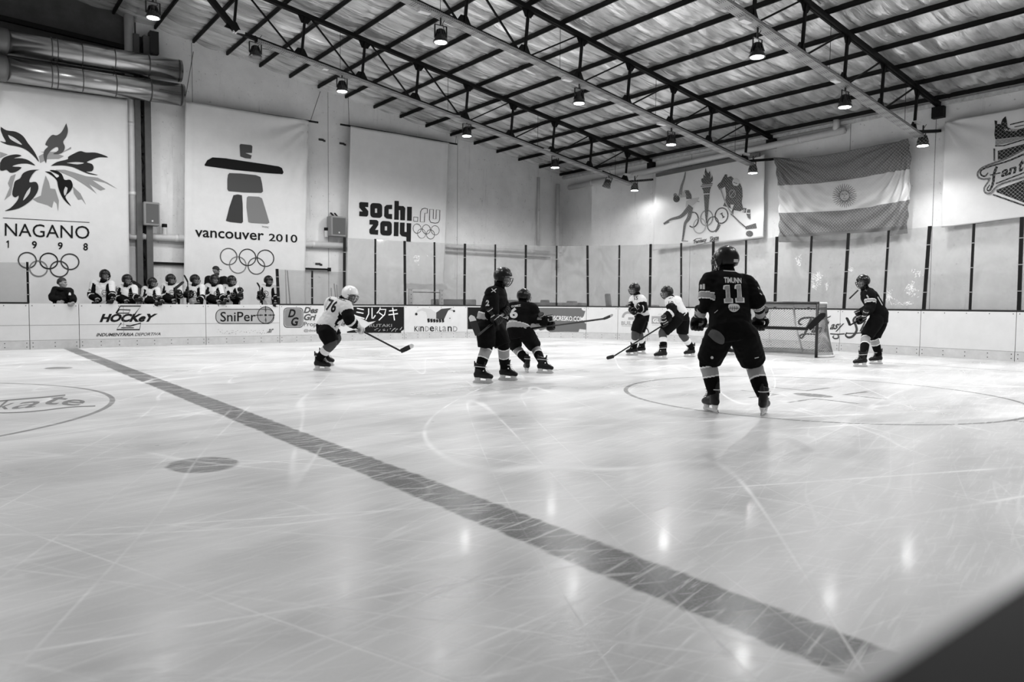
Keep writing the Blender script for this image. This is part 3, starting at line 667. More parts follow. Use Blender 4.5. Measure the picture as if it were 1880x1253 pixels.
# ================================================================ things on and by the walls
pvc = mat('pipe_white', 214, 0.4, var=0.08, vscale=6); galv = mat('galvanised_duct', 178, 0.24, metal=1.0, var=0.16, vscale=5, stretch=(0.4, 3, 3))
def onw(x, y, d=0.0): return onplane(x, y, 1, YW - d)
def one(x, y, d=0.0): return onplane(x, y, 0, XW - d)
def pipe_thing(name, pts, r, m, label, cat, group=None, joints=True):
    root = empty(name, pts[0], label, cat, group)
    bm = bmesh.new(); loft(bm, pts, r, 14); obj('run', bm, [m], root, True)
    if joints:
        for p, q in zip(pts, pts[1:]):
            n = int((q - p).length / 2.0)
            for k in range(n):
                c = p.lerp(q, (k + 0.6) / (n + 0.2)); d = (q - p).normalized(); bm = bmesh.new(); loft(bm, [c - d * 0.05, c + d * 0.05], r * 1.12, 14); obj('coupling', bm, [m], root, True)
    return root
# ducts
def duct(axis, r, label, rise=1.0):
    a, b = V(axis[0]), V(axis[1]); root = empty('air_duct', b, label, 'duct', 'galvanised ducts high on the bench wall')
    bm = bmesh.new(); loft(bm, [a, b], r, 40, side=V((0, 0, 1))); obj('tube_body', bm, [galv], root, True)
    d = (b - a).normalized()
    for t in (0.26, 0.29, 0.42, 0.60, 0.80, 0.985):
        bm = bmesh.new(); c = b.lerp(a, t) if t < 0.98 else b; c = a.lerp(b, t); loft(bm, [c - d * 0.012, c + d * 0.012], r * 1.012, 40, side=V((0, 0, 1))); obj('seam_band', bm, [mat('duct_band', 95, 0.4, metal=0.8)], root, True)
    bm = bmesh.new(); c = a.lerp(b, 0.9); up = V((0, -0.8, -0.6)).normalized()
    for s in (-1, 1):
        bar(bm, a.lerp(b, 0.84) + V((0, -r * 0.995, s * 0.02 - r * 0.1)), a.lerp(b, 0.97) + V((0, -r * 0.995, s * 0.02 - r * 0.1)), 0.012, 0.012)
    obj('access_seam', bm, [mat('duct_band', 95)], root)
    bm = bmesh.new(); e = a + d * 0.15; loft(bm, smoothpts([e, a - d * 0.25 + V((0, -0.1, 0.02 * rise)), a - d * 0.45 + V((0, -0.5, 0.15 * rise)), a - d * 0.5 + V((0, -1.2, 0.4 * rise))], 5), r * 1.06, 32, side=V((0, 0, 1))); obj('elbow', bm, [mat('duct_flex', 120, 0.5, metal=0.5)], root, True)
    for t in (0.35, 0.8):
        bm = bmesh.new(); c = a.lerp(b, t); bar(bm, c + V((0, r * 0.6, 0)), V((c.x, YW, c.z)), 0.04, 0.05); obj('wall_bracket', bm, [steel], root)
    return root
DY = 21.9
duct((onplane(-2, 75, 1, DY), onplane(332, 131, 1, DY)), 0.295, 'upper galvanised round air duct high on the left of the bench wall')
duct((onplane(-4, 124.5, 1, DY), onplane(336.5, 175, 1, DY)), 0.295, 'lower galvanised round air duct, directly above the nagano banner', -0.1)
# shelf angle above the ducts
bm = bmesh.new(); bar(bm, onw(-60, 18, 0.05), onw(232, 88, 0.05), 0.10, 0.12); thing('steel_angle', bm, [steel], 'long dark steel angle on the dark wall above the two air ducts', 'steel angle')
# lattice column
root = empty('steel_column', (XC, YW - 0.2, 0), 'dark lattice steel column with white downpipe beside it, between the nagano and vancouver banners', 'column')
root['label'] = 'dark lattice steel column between the nagano and vancouver banners'
ct = zr(XC) - 0.5
xa, xb_ = onw(249.5, 300, 0.2).x, onw(270, 300, 0.2).x
bm = bmesh.new(); box(bm, (xa - 0.02, YW - 0.3, 0), (xa + 0.12, YW - 0.06, ct)); obj('channel', bm, [mat('column_grey', 84, 0.6, var=0.2)], root)
bm = bmesh.new(); box(bm, (xb_ - 0.06, YW - 0.3, 0), (xb_ + 0.1, YW - 0.06, ct)); obj('channel', bm, [mat('column_grey', 62)], root)
bm = bmesh.new(); z = 0.3; k = 0
while z < ct - 0.4:
    a, b = (xa + 0.1, xb_ - 0.05) if k % 2 else (xb_ - 0.05, xa + 0.1)
    bar(bm, (a, YW - 0.18, z), (b, YW - 0.18, z + 0.33), 0.035, 0.035, V((0, 1, 0)))
    if k % 3 == 0: bar(bm, (xa + 0.1, YW - 0.2, z), (xb_ - 0.05, YW - 0.2, z), 0.05, 0.05)
    z += 0.33; k += 1
obj('lacing', bm, [steel], root)
bm = bmesh.new(); box(bm, (xa + 0.08, YW - 0.10, 0), (xb_ - 0.04, YW - 0.08, ct)); obj('back_plate', bm, [mat('joint_dark', 45)], root)
bm = bmesh.new(); a = onw(276, 95, 0.25); box(bm, (a.x - 0.02, YW - 0.35, a.z - 0.05), (a.x + 0.2, YW - 0.05, a.z + 0.55)); thing('junction_box', bm, [mat('box_black', 14, 0.5)], 'black box on the right side of the lattice column, above the duct ends', 'box')
# white pipes
g = 'white pipes on the bench wall'
x0 = onw(236, 0, 0.12).x; zt = 9.0
pipe_thing('wall_pipe', [V((x0, YW - 0.12, zt)), V((x0, YW - 0.12, onw(240, 432, 0.12).z))], 0.125, pvc, 'white vertical downpipe beside the lattice column', 'pipe', g)
pipe_thing('wall_pipe', [V((x0 - 0.1, YW - 0.13, onw(240, 434, 0.13).z)), V((onw(640, 452, 0.13).x, YW - 0.13, onw(640, 452, 0.13).z))], 0.10, pvc, 'white horizontal pipe below the two loudspeakers, behind the vancouver banner', 'pipe', g)
a, b = onw(815, 452, 0.1), onw(1030, 458, 0.1)
pipe_thing('wall_pipe', [V((a.x, YW - 0.1, a.z)), V((b.x, YW - 0.1, a.z))], 0.06, pvc, 'white horizontal pipe right of the sochi banner, upper of two', 'pipe', g)
a, b = onw(815, 462, 0.1), onw(1010, 467, 0.1)
pipe_thing('wall_pipe', [V((a.x, YW - 0.1, a.z)), V((b.x, YW - 0.1, a.z))], 0.035, mat('pipe_grey', 150, 0.4), 'thin grey horizontal pipe right of the sochi banner, lower of two', 'pipe', g)
a = onw(989, 326, 0.08); b = onw(989, 450, 0.08)
pipe_thing('wall_pipe', [V((a.x, YW - 0.08, a.z)), V((a.x, YW - 0.08, b.z))], 0.055, pvc, 'white vertical pipe near the far corner of the hall', 'pipe', g)
a = onw(1021, 338, 0.15)
pipe_thing('wall_pipe', [V((a.x + 0.1, YW - 0.15, a.z)), V((a.x + 0.1, YW - 0.15, 2.6))], 0.08, pvc, 'white downpipe running down the far corner itself', 'pipe', g)
g = 'white pipes along the end wall'
a, b = one(1046, 345, 0.15), one(1552, 241, 0.15); z = (a.z + b.z) / 2
r_ = pipe_thing('wall_pipe', [V((XW - 0.18, a.y, a.z)), V((XW - 0.18, b.y, b.z + 0.02))], 0.10, pvc, 'fat white pipe along the end wall under the eave, above torch banner and flag', 'pipe', g)
bm = bmesh.new(); loft(bm, [V((XW - 0.18, b.y + 0.25, b.z - 0.02)), V((XW - 0.18, b.y + 0.25, b.z + 0.35))], 0.09, 14); obj('branch', bm, [pvc], r_, True)
# foil and pale fascia at the eave
bm = bmesh.new(); box(bm, (XW - 0.10, -2, roofz(XW) - 0.10), (XW - 0.02, YW - 0.05, roofz(XW) - 0.0)); tag(obj('trim_2', bm, [mat('eave_foil', 205, 0.4, metal=0.2, var=0.35, vscale=8)]), kind='structure')
bm = bmesh.new(); a = one(1205, 322, 0.3); b = one(1395, 284, 0.3); bar(bm, a, b, 0.06, 0.12); thing('banner_rail', bm, [mat('rail_grey', 105, 0.5)], 'long grey rail above the torch banner', 'rail')
# loudspeakers
def speaker(x0, y0, x1, y1, label):
    a, b = onw(x0, y0, 0.45), onw(x1, y1, 0.45); root = empty('loudspeaker', (a.x, YW - 0.4, b.z), label, 'loudspeaker', 'loudspeakers on the bench wall')
    bm = bmesh.new(); box(bm, (a.x, YW - 0.45, b.z), (b.x, YW - 0.1, a.z)); bmesh.ops.bevel(bm, geom=bm.edges[:], offset=0.015, segments=2, affect='EDGES'); obj('cabinet', bm, [mat('speaker_grey', 142, 0.5)], root)
    w = b.x - a.x; bm = bmesh.new(); box(bm, (a.x + 0.05, YW - 0.456, b.z + 0.05), (b.x - 0.03, YW - 0.448, a.z - 0.05)); obj('grille', bm, [mat('grille_grey', 92, 0.6, bump=0.5, bscale=120)], root)
    bm = bmesh.new(); c = V((a.x + w * 0.52, YW - 0.458, b.z + 0.12)); box(bm, c - V((0.02, 0.002, 0.025)), c + V((0.02, 0.002, 0.025))); obj('badge', bm, [board_w], root)
    bm = bmesh.new(); bar(bm, (a.x + w * .35, YW - 0.25, a.z), (a.x + w * .35, YW - 0.02, a.z + 0.14), 0.05, 0.03); bar(bm, (a.x + w * .6, YW - 0.25, a.z), (a.x + w * .6, YW - 0.02, a.z + 0.14), 0.04, 0.03); obj('bracket', bm, [steel], root)
    return root
speaker(264, 370, 294, 415, 'grey loudspeaker on the lattice column, left of the vancouver banner'); speaker(608, 396, 636, 435, 'grey loudspeaker between the vancouver and sochi banners')
for x, y, l in ((302, 418, 'small dark gadget on the pipe right of the left loudspeaker'), (599, 424, 'small dark cap with a white stub on the pipe left of the right loudspeaker')):
    c = onw(x, y, 0.13); bm = bmesh.new(); loft(bm, [c + V((0, 0, -0.2)), c + V((0, 0, 0.0))], 0.06, 12); loft(bm, [c + V((0, 0, 0.01)), c + V((0, 0, 0.1))], 0.07, 12, mi=1); thing('pipe_valve', bm, [pvc, steel], l, 'valve')
# bare rod on the wall and bench shelf lines
a, b = onw(558, 493.5, 0.1), onw(604, 493.5, 0.1); bm = bmesh.new(); bar(bm, a, V((b.x, b.y, a.z)), 0.05, 0.06); bar(bm, V((b.x - 0.04, b.y, a.z)), V((b.x + 0.06, b.y, a.z)), 0.06, 0.12); thing('wall_rod', bm, [steel], 'short black rod on the wall right of the vancouver banner', 'rod')
a, b = onw(278, 483, 0.06), onw(338, 486, 0.06); bm = bmesh.new(); bar(bm, V((a.x, a.y, a.z)), V((b.x, b.y, a.z)), 0.05, 0.07); thing('wall_rod', bm, [steel], 'black rail on the wall between lattice column and vancouver banner', 'rod')
a, b = onw(291, 443, 0.02), onw(338, 446, 0.02); bm = bmesh.new(); bar(bm, V((a.x, a.y, a.z)), V((b.x, b.y, a.z)), 0.02, 0.12); thing('wall_shelf', bm, [pvc], 'narrow pale ledge on the wall under the left loudspeaker', 'ledge')
# anchor holes
for x, y, l in ((591, 257, 'left dark rusted anchor plate on the wall between two banners'), (629, 264, 'right dark rusted anchor plate on the wall close to the sochi banner'), (585, 485, 'dark chipped patch on the wall right of the vancouver banner')):
    c = onw(x, y, 0.01); bm = bmesh.new(); box(bm, c - V((0.11, 0.01, 0.03)), c + V((0.06, 0.02, 0.035))); box(bm, c - V((-0.04, 0.01, 0.05)), c + V((0.12, 0.02, 0.01))); thing('anchor_plate', bm, [mat('rust_dark', 55, 0.8, var=0.4, vscale=20)], l, 'plate')
# ---- things behind the glass
def behind(x, y, back): s = s_of(x, y); p, q = path(s); return p + q * back
wf = mat('frame_white', 250, 0.4)
def frame():
    d = 0.5; a = onplane(753.5, 525, 1, YB + d); b = onplane(810, 527, 1, YB + d); root = empty('drilled_rack', (a.x, YB + d, 0), 'white drilled steel frame standing behind the glass under the sochi rings', 'rack')
    for p in (a, b):
        bm = bmesh.new(); box(bm, (p.x - 0.06, YB + d - 0.05, 0), (p.x + 0.06, YB + d + 0.05, a.z + 0.08)); u = obj('upright', bm, [wf], root)
        bm = bmesh.new()
        for k in range(9):
            c = V((p.x, YB + d - 0.052, a.z - 0.02 - k * 0.13)); bm.faces.new([bm.verts.new(c + V((0.016 * math.cos(t * 0.785), 0, 0.016 * math.sin(t * 0.785)))) for t in range(8)])
        o = obj('peg_holes', bm, [dark_gap], u)
    bm = bmesh.new(); bar(bm, (a.x - 0.2, YB + d - 0.06, a.z - 0.02), (b.x + 0.2, YB + d - 0.06, a.z - 0.02), 0.05, 0.17); obj('crossbar', bm, [wf], root)
    bm = bmesh.new(); bar(bm, (a.x, YB + d, a.z - 0.2), (b.x, YB + d, a.z - 0.2), 0.03, 0.03); obj('lower_rail', bm, [steel], root)
frame()
def prop(name, x0, y0, x1, y1, D, th, m, label, cat, tilt=0.0):
    """a low box standing on the walkway behind the glass: px box of its visible face, D = distance behind the boards"""
    s = s_of((x0 + x1) / 2, y1); p, q = path(s); p = p + q * D; u = V((-q.y, q.x, 0)); dd = depth_of(p); w = (x1 - x0) / FPX * dd / max(0.35, abs(u.dot(right))); zt = atdepth((x0 + x1) / 2, y0, dd).z
    bm = bmesh.new(); vs = box(bm, (-w / 2, 0, 0), (w / 2, th, zt)); bmesh.ops.bevel(bm, geom=bm.edges[:], offset=0.02, segments=2, affect='EDGES')
    bmesh.ops.transform(bm, matrix=Matrix.Rotation(tilt, 4, 'Y'), verts=bm.verts); R3 = Matrix((-u, q, V((0, 0, 1)))).transposed().to_4x4(); bmesh.ops.transform(bm, matrix=Matrix.Translation(p) @ R3, verts=bm.verts)
    return thing(name, bm, [m], label, cat)
dk = mat('prop_dark', 22, 0.6); dk2 = mat('prop_charcoal', 60, 0.6)
prop('bench', 819, 550, 895, 561, 1.2, 0.35, dk2, 'dark low bench behind the glass right of the white frame', 'bench')
prop('bench', 930, 551, 962, 561, 1.0, 0.35, dk2, 'dark low bench behind the glass, between the two dark-clad skaters', 'bench')
prop('equipment_case', 992, 551, 1009, 556, 1.1, 0.4, dk, 'black equipment case behind the corner glass, above the grey web address panel', 'case')
prop('equipment_case', 1034, 553, 1052, 561, 1.2, 0.4, dk, 'low black case behind the corner glass, left of the speaker wedge', 'case')
prop('bench', 968, 556, 1075, 562, 0.6, 0.3, dk2, 'long dark bench running behind the corner glass', 'bench')
prop('stage_monitor', 1107, 539, 1114, 561, 0.9, 0.3, dk, 'black upright speaker leaning behind the corner glass, left of number 15', 'speaker', -0.12)
prop('bench', 1138, 560, 1190, 564, 0.6, 0.3, mat('bench_pale', 150, 0.6), 'pale low bench behind the glass beside number 15', 'bench')
# spare sticks leaning by the bench
for i, (x, yt, yb, l) in enumerate(((524, 496, 560, 'spare hockey stick leaning behind low glass, left of a close pair'), (527.5, 497, 560, 'spare hockey stick leaning behind low glass, right of a close pair'), (608, 529, 560, 'dark spare stick leaning at the left of the group by the tall post'), (613.5, 521, 560, 'tallest dark spare stick in the group by the tall post'), (618, 523, 560, 'dark spare stick at the right of the group by the tall post'))):
    t = onplane(x, yt, 1, YB + 1.5 + 0.12 * (i % 3)); b = V((t.x + (0.05 if i % 2 else -0.06), YB + 1.2 + 0.12 * (i % 3), 0.0)); root = empty('hockey_stick', b, l, 'hockey stick', 'spare sticks by the bench')
    bm = bmesh.new(); bar(bm, b, t, 0.025, 0.03); obj('shaft', bm, [mat('stick_spare', 150 if i < 2 else 25, 0.5)], root)
    bm = bmesh.new(); bar(bm, b + V((0, 0, 0.03)), b + V((0.25, 0.05, 0.05)), 0.012, 0.07); obj('blade', bm, [blk], root)
# ---- protective netting above the end glass
def netting():
    pts = []; s = s_of(1085, 450)
    while s < LS + LA + 10.5: pts.append(s); s += 0.4
    bm = bmesh.new(); z0, z1 = 3.06, 5.12; cell = 0.082; L = pts[-1] - pts[0]; h = z1 - z0; r = 0.0010
    def at(sv, z): p, q = path(sv); return p + q * 0.06 + V((0, 0, z))
    n = int((L + h) / cell)
    for sg in (1, -1):
        for k in range(n):
            a = k * cell - (h if sg > 0 else 0); t0 = max(0.0, (0 - a) / 1 if sg > 0 else (a - L)); t1 = min(h, (L - a) if sg > 0 else a)
            if t1 - t0 < 0.05: continue
            m = 3 if pts[0] + a < LS + LA else 1; prev = None
            for j in range(m + 1):
                t = t0 + (t1 - t0) * j / m; sv = pts[0] + (a + t if sg > 0 else a - t); c = at(sv, z0 + t)
                if prev is not None:
                    d = (c - prev).normalized(); q = path(sv)[1]; e = d.cross(q)
                    v = [bm.verts.new(w + o * r) for w in (prev, c) for o in (q, (-q * 0.5 + e * 0.87), (-q * 0.5 - e * 0.87))]
                    for x in range(3): bm.faces.new((v[x], v[(x + 1) % 3], v[3 + (x + 1) % 3], v[3 + x]))
                prev = c
    root = empty('safety_net', at(LS + LA + 4, z0), 'white knotted safety netting hung above the end glass', 'net')
    o = obj('mesh', bm, [mat('net_cord', 225, 0.7)], root); o['kind'] = 'stuff'
netting()
# ================================================================ banners and flag
ink = {k: mat('print_%d' % k, k, 0.75, spec=0.2) for k in (18, 30, 45, 62, 80, 100, 128, 150, 170, 188, 205, 228)}
cloth_m = mat('banner_cloth', 226, 0.8, spec=0.2, var=0.05, vscale=2.5, bump=0.08, bscale=50)
def bil(q, u, v):
    a, b, c, d = q; return ((1 - u) * (1 - v) * a[0] + u * (1 - v) * b[0] + u * v * c[0] + (1 - u) * v * d[0], (1 - u) * (1 - v) * a[1] + u * (1 - v) * b[1] + u * v * c[1] + (1 - u) * v * d[1])
def cloth(root, q, ax, val, folds, nu=60, nv=80, mats=None, stripe=None, name='cloth'):
    """q = TL, TR, BR, BL in the frame, hung in the plane ax = val; folds(u, v) = bulge in metres toward the ice"""
    bm = bmesh.new(); g = []; back = []
    for j in range(nv + 1):
        r = []; rb = []
        for i in range(nu + 1):
            u, v = i / nu, j / nv; x, y = (q(u, v) if callable(q) else bil(q, u, v)); p = onplane(x, y, ax, val); p[ax] -= folds(u, v)
            r.append(bm.verts.new(p)); b = p.copy(); b[ax] += 0.004; rb.append(bm.verts.new(b))
        g.append(r); back.append(rb)
    for j in range(nv):
        for i in range(nu):
            f = bm.faces.new((g[j][i], g[j + 1][i], g[j + 1][i + 1], g[j][i + 1])); f2 = bm.faces.new((back[j][i], back[j][i + 1], back[j + 1][i + 1], back[j + 1][i]))
            if stripe: f.material_index = f2.material_index = stripe((j + 0.5) / nv)
    for a, b in [((0, i), (0, i + 1)) for i in range(nu)] + [((nv, i + 1), (nv, i)) for i in range(nu)] + [((j + 1, 0), (j, 0)) for j in range(nv)] + [((j, nu), (j + 1, nu)) for j in range(nv)]:
        bm.faces.new((g[a[0]][a[1]], g[b[0]][b[1]], back[b[0]][b[1]], back[a[0]][a[1]]))
    return obj(name, bm, mats or [cloth_m], root, True)
def rings5(bm, cs, r, w, mis, rx=1.0, tilt=0.0):
    for (x, y), m in zip(cs, mis): ring(bm, x, y, r * rx, r, w, m, tilt=tilt)
def pol(bm, f, pts, mi=0, curve=True):
    poly_mesh(bm, f(bez(pts + [pts[0]], 3)[:-1] if curve else pts), mi)
def nz_folds(seed, amp=0.03):
    def fn(u, v): return amp * (noise.noise(V((u * 3.0 + seed, v * 1.2, seed))) + 0.5 * noise.noise(V((u * 8 + seed, v * 2.0, 2.0)))) + amp * 1.3
    return fn
# ---- nagano
def nag_f(u, v): return 0.07 + 0.02 * math.sin(u * 9 + 2 * v) * (0.4 + v) + 0.05 * max(0, v - 0.62) * math.sin(u * 26 + v * 5) * 3 + 0.012 * math.exp(-((u - 0.55 - 0.05 * math.sin(v * 5)) / 0.02) ** 2) * max(0, 1 - v * 2.5) + 0.02 * math.exp(-((u - 0.955) / 0.012) ** 2) + 0.03 * noise.noise(V((u * 4, v * 2, 1)))
root = empty('banner', onw(80, 560, 0.2), 'tall pale banner with a flower emblem over NAGANO 1998', 'banner', 'tall banners on the bench wall')
cl = cloth(root, [(-95, 138), (233, 184), (238, 578), (-95, 578)], 1, YW - 0.25, nag_f); sf = Surf([cl]); f = zm(0, 200, 0.26344)
bm = bmesh.new()
for pts in ([(318, 465), (340, 510), (350, 555), (385, 560), (410, 640), (405, 715), (395, 660), (375, 640), (362, 690), (330, 670), (260, 650), (228, 630), (285, 605), (298, 540)],
            [(385, 425), (450, 425), (520, 445), (600, 470), (680, 480), (750, 515), (820, 560), (730, 515), (640, 495), (735, 560), (700, 570), (620, 525), (672, 590), (590, 530), (510, 480)],
            [(507, 540), (560, 590), (600, 670), (570, 630), (545, 635), (515, 590)], [(0, 300), (55, 318), (0, 345)], [(110, 455), (75, 470), (55, 520), (68, 550), (30, 638), (75, 600), (90, 520)],
            [(270, 330), (330, 300), (390, 310), (445, 330), (410, 348), (330, 350), (280, 378)], [(280, 300), (440, 300), (495, 265), (495, 280), (400, 318)]): pol(bm, f, pts, 0, False)
lay('emblem_pale_petals', bm, sf, [ink[150]], root, 0.010, 9)
bm = bmesh.new()
pol(bm, f, [(462, 100), (473, 150), (462, 195), (440, 230), (452, 265), (440, 300), (410, 315), (370, 315), (405, 290), (398, 265), (360, 285), (330, 325), (320, 380), (303, 330), (310, 290), (335, 262), (315, 250), (335, 210), (365, 182), (395, 185), (430, 160)], 1)
pol(bm, f, [(5, 125), (45, 150), (110, 160), (160, 190), (195, 240), (240, 300), (272, 370), (235, 330), (180, 285), (120, 262), (50, 250), (0, 225), (40, 232), (20, 190), (5, 150)])
pol(bm, f, [(0, 378), (20, 345), (65, 325), (115, 318), (150, 328), (95, 345), (150, 345), (200, 360), (245, 395), (190, 382), (130, 385), (85, 402), (150, 408), (110, 440), (70, 445), (45, 425), (20, 432), (0, 425)])
pol(bm, f, [(352, 398), (400, 370), (470, 352), (475, 335), (520, 310), (560, 295), (600, 305), (660, 305), (710, 318), (752, 338), (690, 338), (640, 355), (605, 372), (640, 385), (652, 410), (640, 435), (600, 440), (685, 462), (620, 455), (560, 430), (500, 405), (430, 395)])
pol(bm, f, [(278, 424), (245, 435), (215, 475), (205, 512), (250, 510), (268, 545), (255, 590), (215, 640), (150, 685), (90, 705), (32, 712), (75, 690), (120, 640), (130, 605), (105, 618), (85, 595), (95, 540), (105, 505), (140, 485), (160, 450), (210, 428)])
pol(bm, f, [(312, 437), (350, 440), (375, 460), (395, 480), (410, 462), (345, 430), (390, 430), (430, 455), (450, 495), (490, 495), (507, 535), (490, 575), (455, 615), (495, 677), (455, 645), (425, 600), (405, 545), (395, 500), (360, 465)], 2)
lay('emblem_petals', bm, sf, [ink[45], ink[80], ink[18]], root, 0.014, 9)
bm = bmesh.new()
for pts in ([(55, 182), (95, 200), (135, 230), (152, 252), (110, 235), (70, 210)], [(465, 378), (530, 372), (585, 378), (540, 388)], [(213, 545), (205, 590), (160, 640), (185, 580)], [(455, 543), (470, 555), (462, 590), (450, 605), (444, 575)]): pol(bm, f, pts)
lay('emblem_slits', bm, sf, [ink[205]], root, 0.018, 9)
bm = bmesh.new(); stroke(bm, f([(20, 760), (320, 776), (623, 792)]), 1.0); text(bm, 'NAGANO', f([(33, 886), (623, 908), (623, 818), (33, 796)]))
poly_mesh(bm, f([(44, 926), (54, 918), (62, 918), (62, 969), (54, 969), (54, 929), (44, 934)]))
for s, x0, x1, y0, y1 in ( ('9', 222, 257, 922, 975), ('9', 403, 437, 930, 981), ('8', 580, 612, 936, 988)): text(bm, s, f(rect(x0, y0, x1, y1)), bold=0.02)
lay('lettering', bm, sf, [ink[18]], root, 0.012, 14)
bm = bmesh.new()
for (x, y), m in zip(((190, 1056), (340, 1061), (487, 1066), (268, 1114), (413, 1117)), (1, 0, 1, 2, 1)): X_, Y_ = f([(x, y)])[0]; ring(bm, X_, Y_, 16.3, 14.2, 2.3, m, tilt=0.03)
lay('rings', bm, sf, [ink[18], ink[62], ink[128]], root, 0.012, 14)
# ---- vancouver
def van_f(u, v): return 0.07 + 0.05 * math.sin(22 * math.atan2(v + 0.01, 1.06 - u)) * max(0, 1 - math.hypot(v * 1.6, 1 - u) * 1.3) + 0.02 * math.exp(-((u - 0.955) / 0.012) ** 2) + 0.02 * math.exp(-((u - 0.05) / 0.012) ** 2) + 0.03 * noise.noise(V((u * 3, v * 2, 5))) + 0.06 * max(0, v - 0.72) * math.sin(u * 22 - v * 8) * 2.2
root = empty('banner', onw(450, 565, 0.2), 'tall pale banner with stacked stone figure over vancouver 2010', 'banner', 'tall banners on the bench wall')
cl = cloth(root, [(339, 187), (565.5, 223), (557, 578), (336, 578)], 1, YW - 0.30, van_f); sf = Surf([cl]); f = zm(330, 180, 0.27933)
bm = bmesh.new()
pol(bm, f, [(393, 312), (400, 303), (470, 311), (477, 320), (474, 362), (430, 362), (472, 378), (466, 400), (430, 397), (397, 385)], 1, False)
pol(bm, f, [(162, 440), (180, 410), (215, 391), (300, 397), (480, 424), (650, 450), (672, 462), (682, 490), (675, 502), (560, 494), (350, 473), (165, 447)], 0, False)
pol(bm, f, [(325, 494), (400, 497), (500, 508), (530, 520), (540, 560), (547, 615), (535, 625), (420, 622), (320, 613), (312, 600), (312, 540), (316, 505)], 1, False)
pol(bm, f, [(352, 640), (380, 634), (408, 640), (413, 700), (415, 815), (405, 824), (330, 816), (303, 808), (325, 720)], 2, False)
pol(bm, f, [(440, 655), (450, 646), (520, 650), (540, 660), (565, 740), (589, 820), (575, 828), (470, 822), (450, 815), (438, 720)], 3, False)
lay('emblem', bm, sf, [ink[18], ink[80], ink[62], ink[128]], root, 0.012, 9)
bm = bmesh.new(); text(bm, 'vancouver', f([(100, 914), (552, 938), (552, 890), (100, 866)]), bold=0.012); text(bm, '2010', f([(585, 941), (772, 953), (772, 900), (585, 892)]), bold=0.01); text(bm, 'TM/MC', f([(538, 852), (586, 857), (586, 846), (538, 841)]))
lay('lettering', bm, sf, [ink[18]], root, 0.012, 14)
bm = bmesh.new()
for (x, y), m in zip(((321, 1043), (445, 1048), (563, 1054), (381, 1098), (503, 1105)), (1, 0, 0, 2, 1)): X_, Y_ = f([(x, y)])[0]; ring(bm, X_, Y_, 15.2, 15.0, 1.7, m, tilt=0.03)
lay('rings', bm, sf, [ink[30], ink[80], ink[128]], root, 0.012, 14)
def rod(root, x0, y0, x1, y1, d, ends):
    bm = bmesh.new(); a, b = onw(x0, y0, d), onw(x1, y1, d); tube(bm, [a, b], 0.03, 10); r = obj('banner_rod', bm, [steel], root)
    for (ex, ey, tx, ty) in ends:
        bm = bmesh.new(); tube(bm, [onw(ex, ey, d), onw(tx, ty, 0.05)], 0.008, 5); obj('hanging_wire', bm, [steel], root)
rod(root, 336, 187.5, 584, 225, 0.30, [(570, 222, 588, 168), (339, 187, 355, 95)])
# ---- sochi
root = empty('banner', onw(730, 562, 0.2), 'tall pale banner with blocky sochi.ru 2014 lettering', 'banner', 'tall banners on the bench wall')
cl = cloth(root, [(642, 232), (823, 263), (812, 578), (633, 578)], 1, YW - 0.30, lambda u, v: 0.06 + 0.03 * noise.noise(V((u * 3, v * 2, 9))) + 0.05 * max(0, v - 0.6) * math.sin(u * 17 + 1) * 1.6 + 0.02 * math.exp(-((u - 0.95) / 0.014) ** 2)); sf = Surf([cl]); f = zm(560, 370, 0.14362)
def rr(x0, y0, x1, y1, r=30, sk=0.06):
    p = []
    for cx, cy, a in ((x1 - r, y0 + r, -90), (x1 - r, y1 - r, 0), (x0 + r, y1 - r, 90), (x0 + r, y0 + r, 180)):
        for k in range(6): t = math.radians(a + k * 18); X_ = cx + r * math.cos(t); p.append((X_, cy + r * math.sin(t) + sk * (X_ - x0)))
    return p
bm = bmesh.new()
for pts in ([(690, 22), (705, 8), (808, 14), (806, 75), (765, 72), (808, 125), (806, 175), (790, 195), (690, 188), (692, 128), (735, 130), (692, 80)], rr(832, 18, 985, 205, 42), [(1012, 70), (1040, 45), (1113, 44), (1112, 100), (1068, 100), (1068, 160), (1112, 162), (1112, 228), (1040, 220), (1010, 190)],
            [(1142, -8), (1198, -4), (1198, 58), (1255, 60), (1280, 85), (1275, 242), (1215, 240), (1215, 112), (1198, 112), (1196, 236), (1138, 234)], [(1303, 68), (1364, 70), (1362, 250), (1302, 247)],
            [(822, 235), (915, 238), (938, 258), (936, 300), (895, 365), (935, 365), (932, 428), (835, 420), (820, 400), (820, 360), (868, 298), (822, 297)], rr(960, 248, 1108, 432, 42), [(1135, 263), (1195, 265), (1192, 446), (1132, 444)],
            [(1212, 270), (1272, 272), (1270, 390), (1297, 392), (1298, 277), (1356, 280), (1350, 518), (1292, 515), (1294, 455), (1235, 445), (1210, 415)]): pol(bm, f, pts, 0, False)
for pts in ([(1387, 200), (1440, 203), (1438, 257), (1385, 254)], [(1470, 262), (1475, 130), (1495, 98), (1525, 88), (1563, 95), (1560, 152), (1530, 150), (1523, 265)], [(1592, 102), (1640, 105), (1636, 222), (1672, 225), (1676, 108), (1722, 112), (1718, 240), (1700, 272), (1660, 280), (1605, 268), (1588, 235)]): stroke(bm, f(pts), 1.15, 0, True)
lay('lettering', bm, sf, [ink[30]], root, 0.012, 9)
bm = bmesh.new()
for x0, y0, x1, y1 in ((892, 92, 918, 147), (1018, 320, 1046, 372)): poly_mesh(bm, f(rect(x0, y0, x1, y1)))
lay('lettering_counters', bm, sf, [ink[205]], root, 0.016, 9)
bm = bmesh.new()
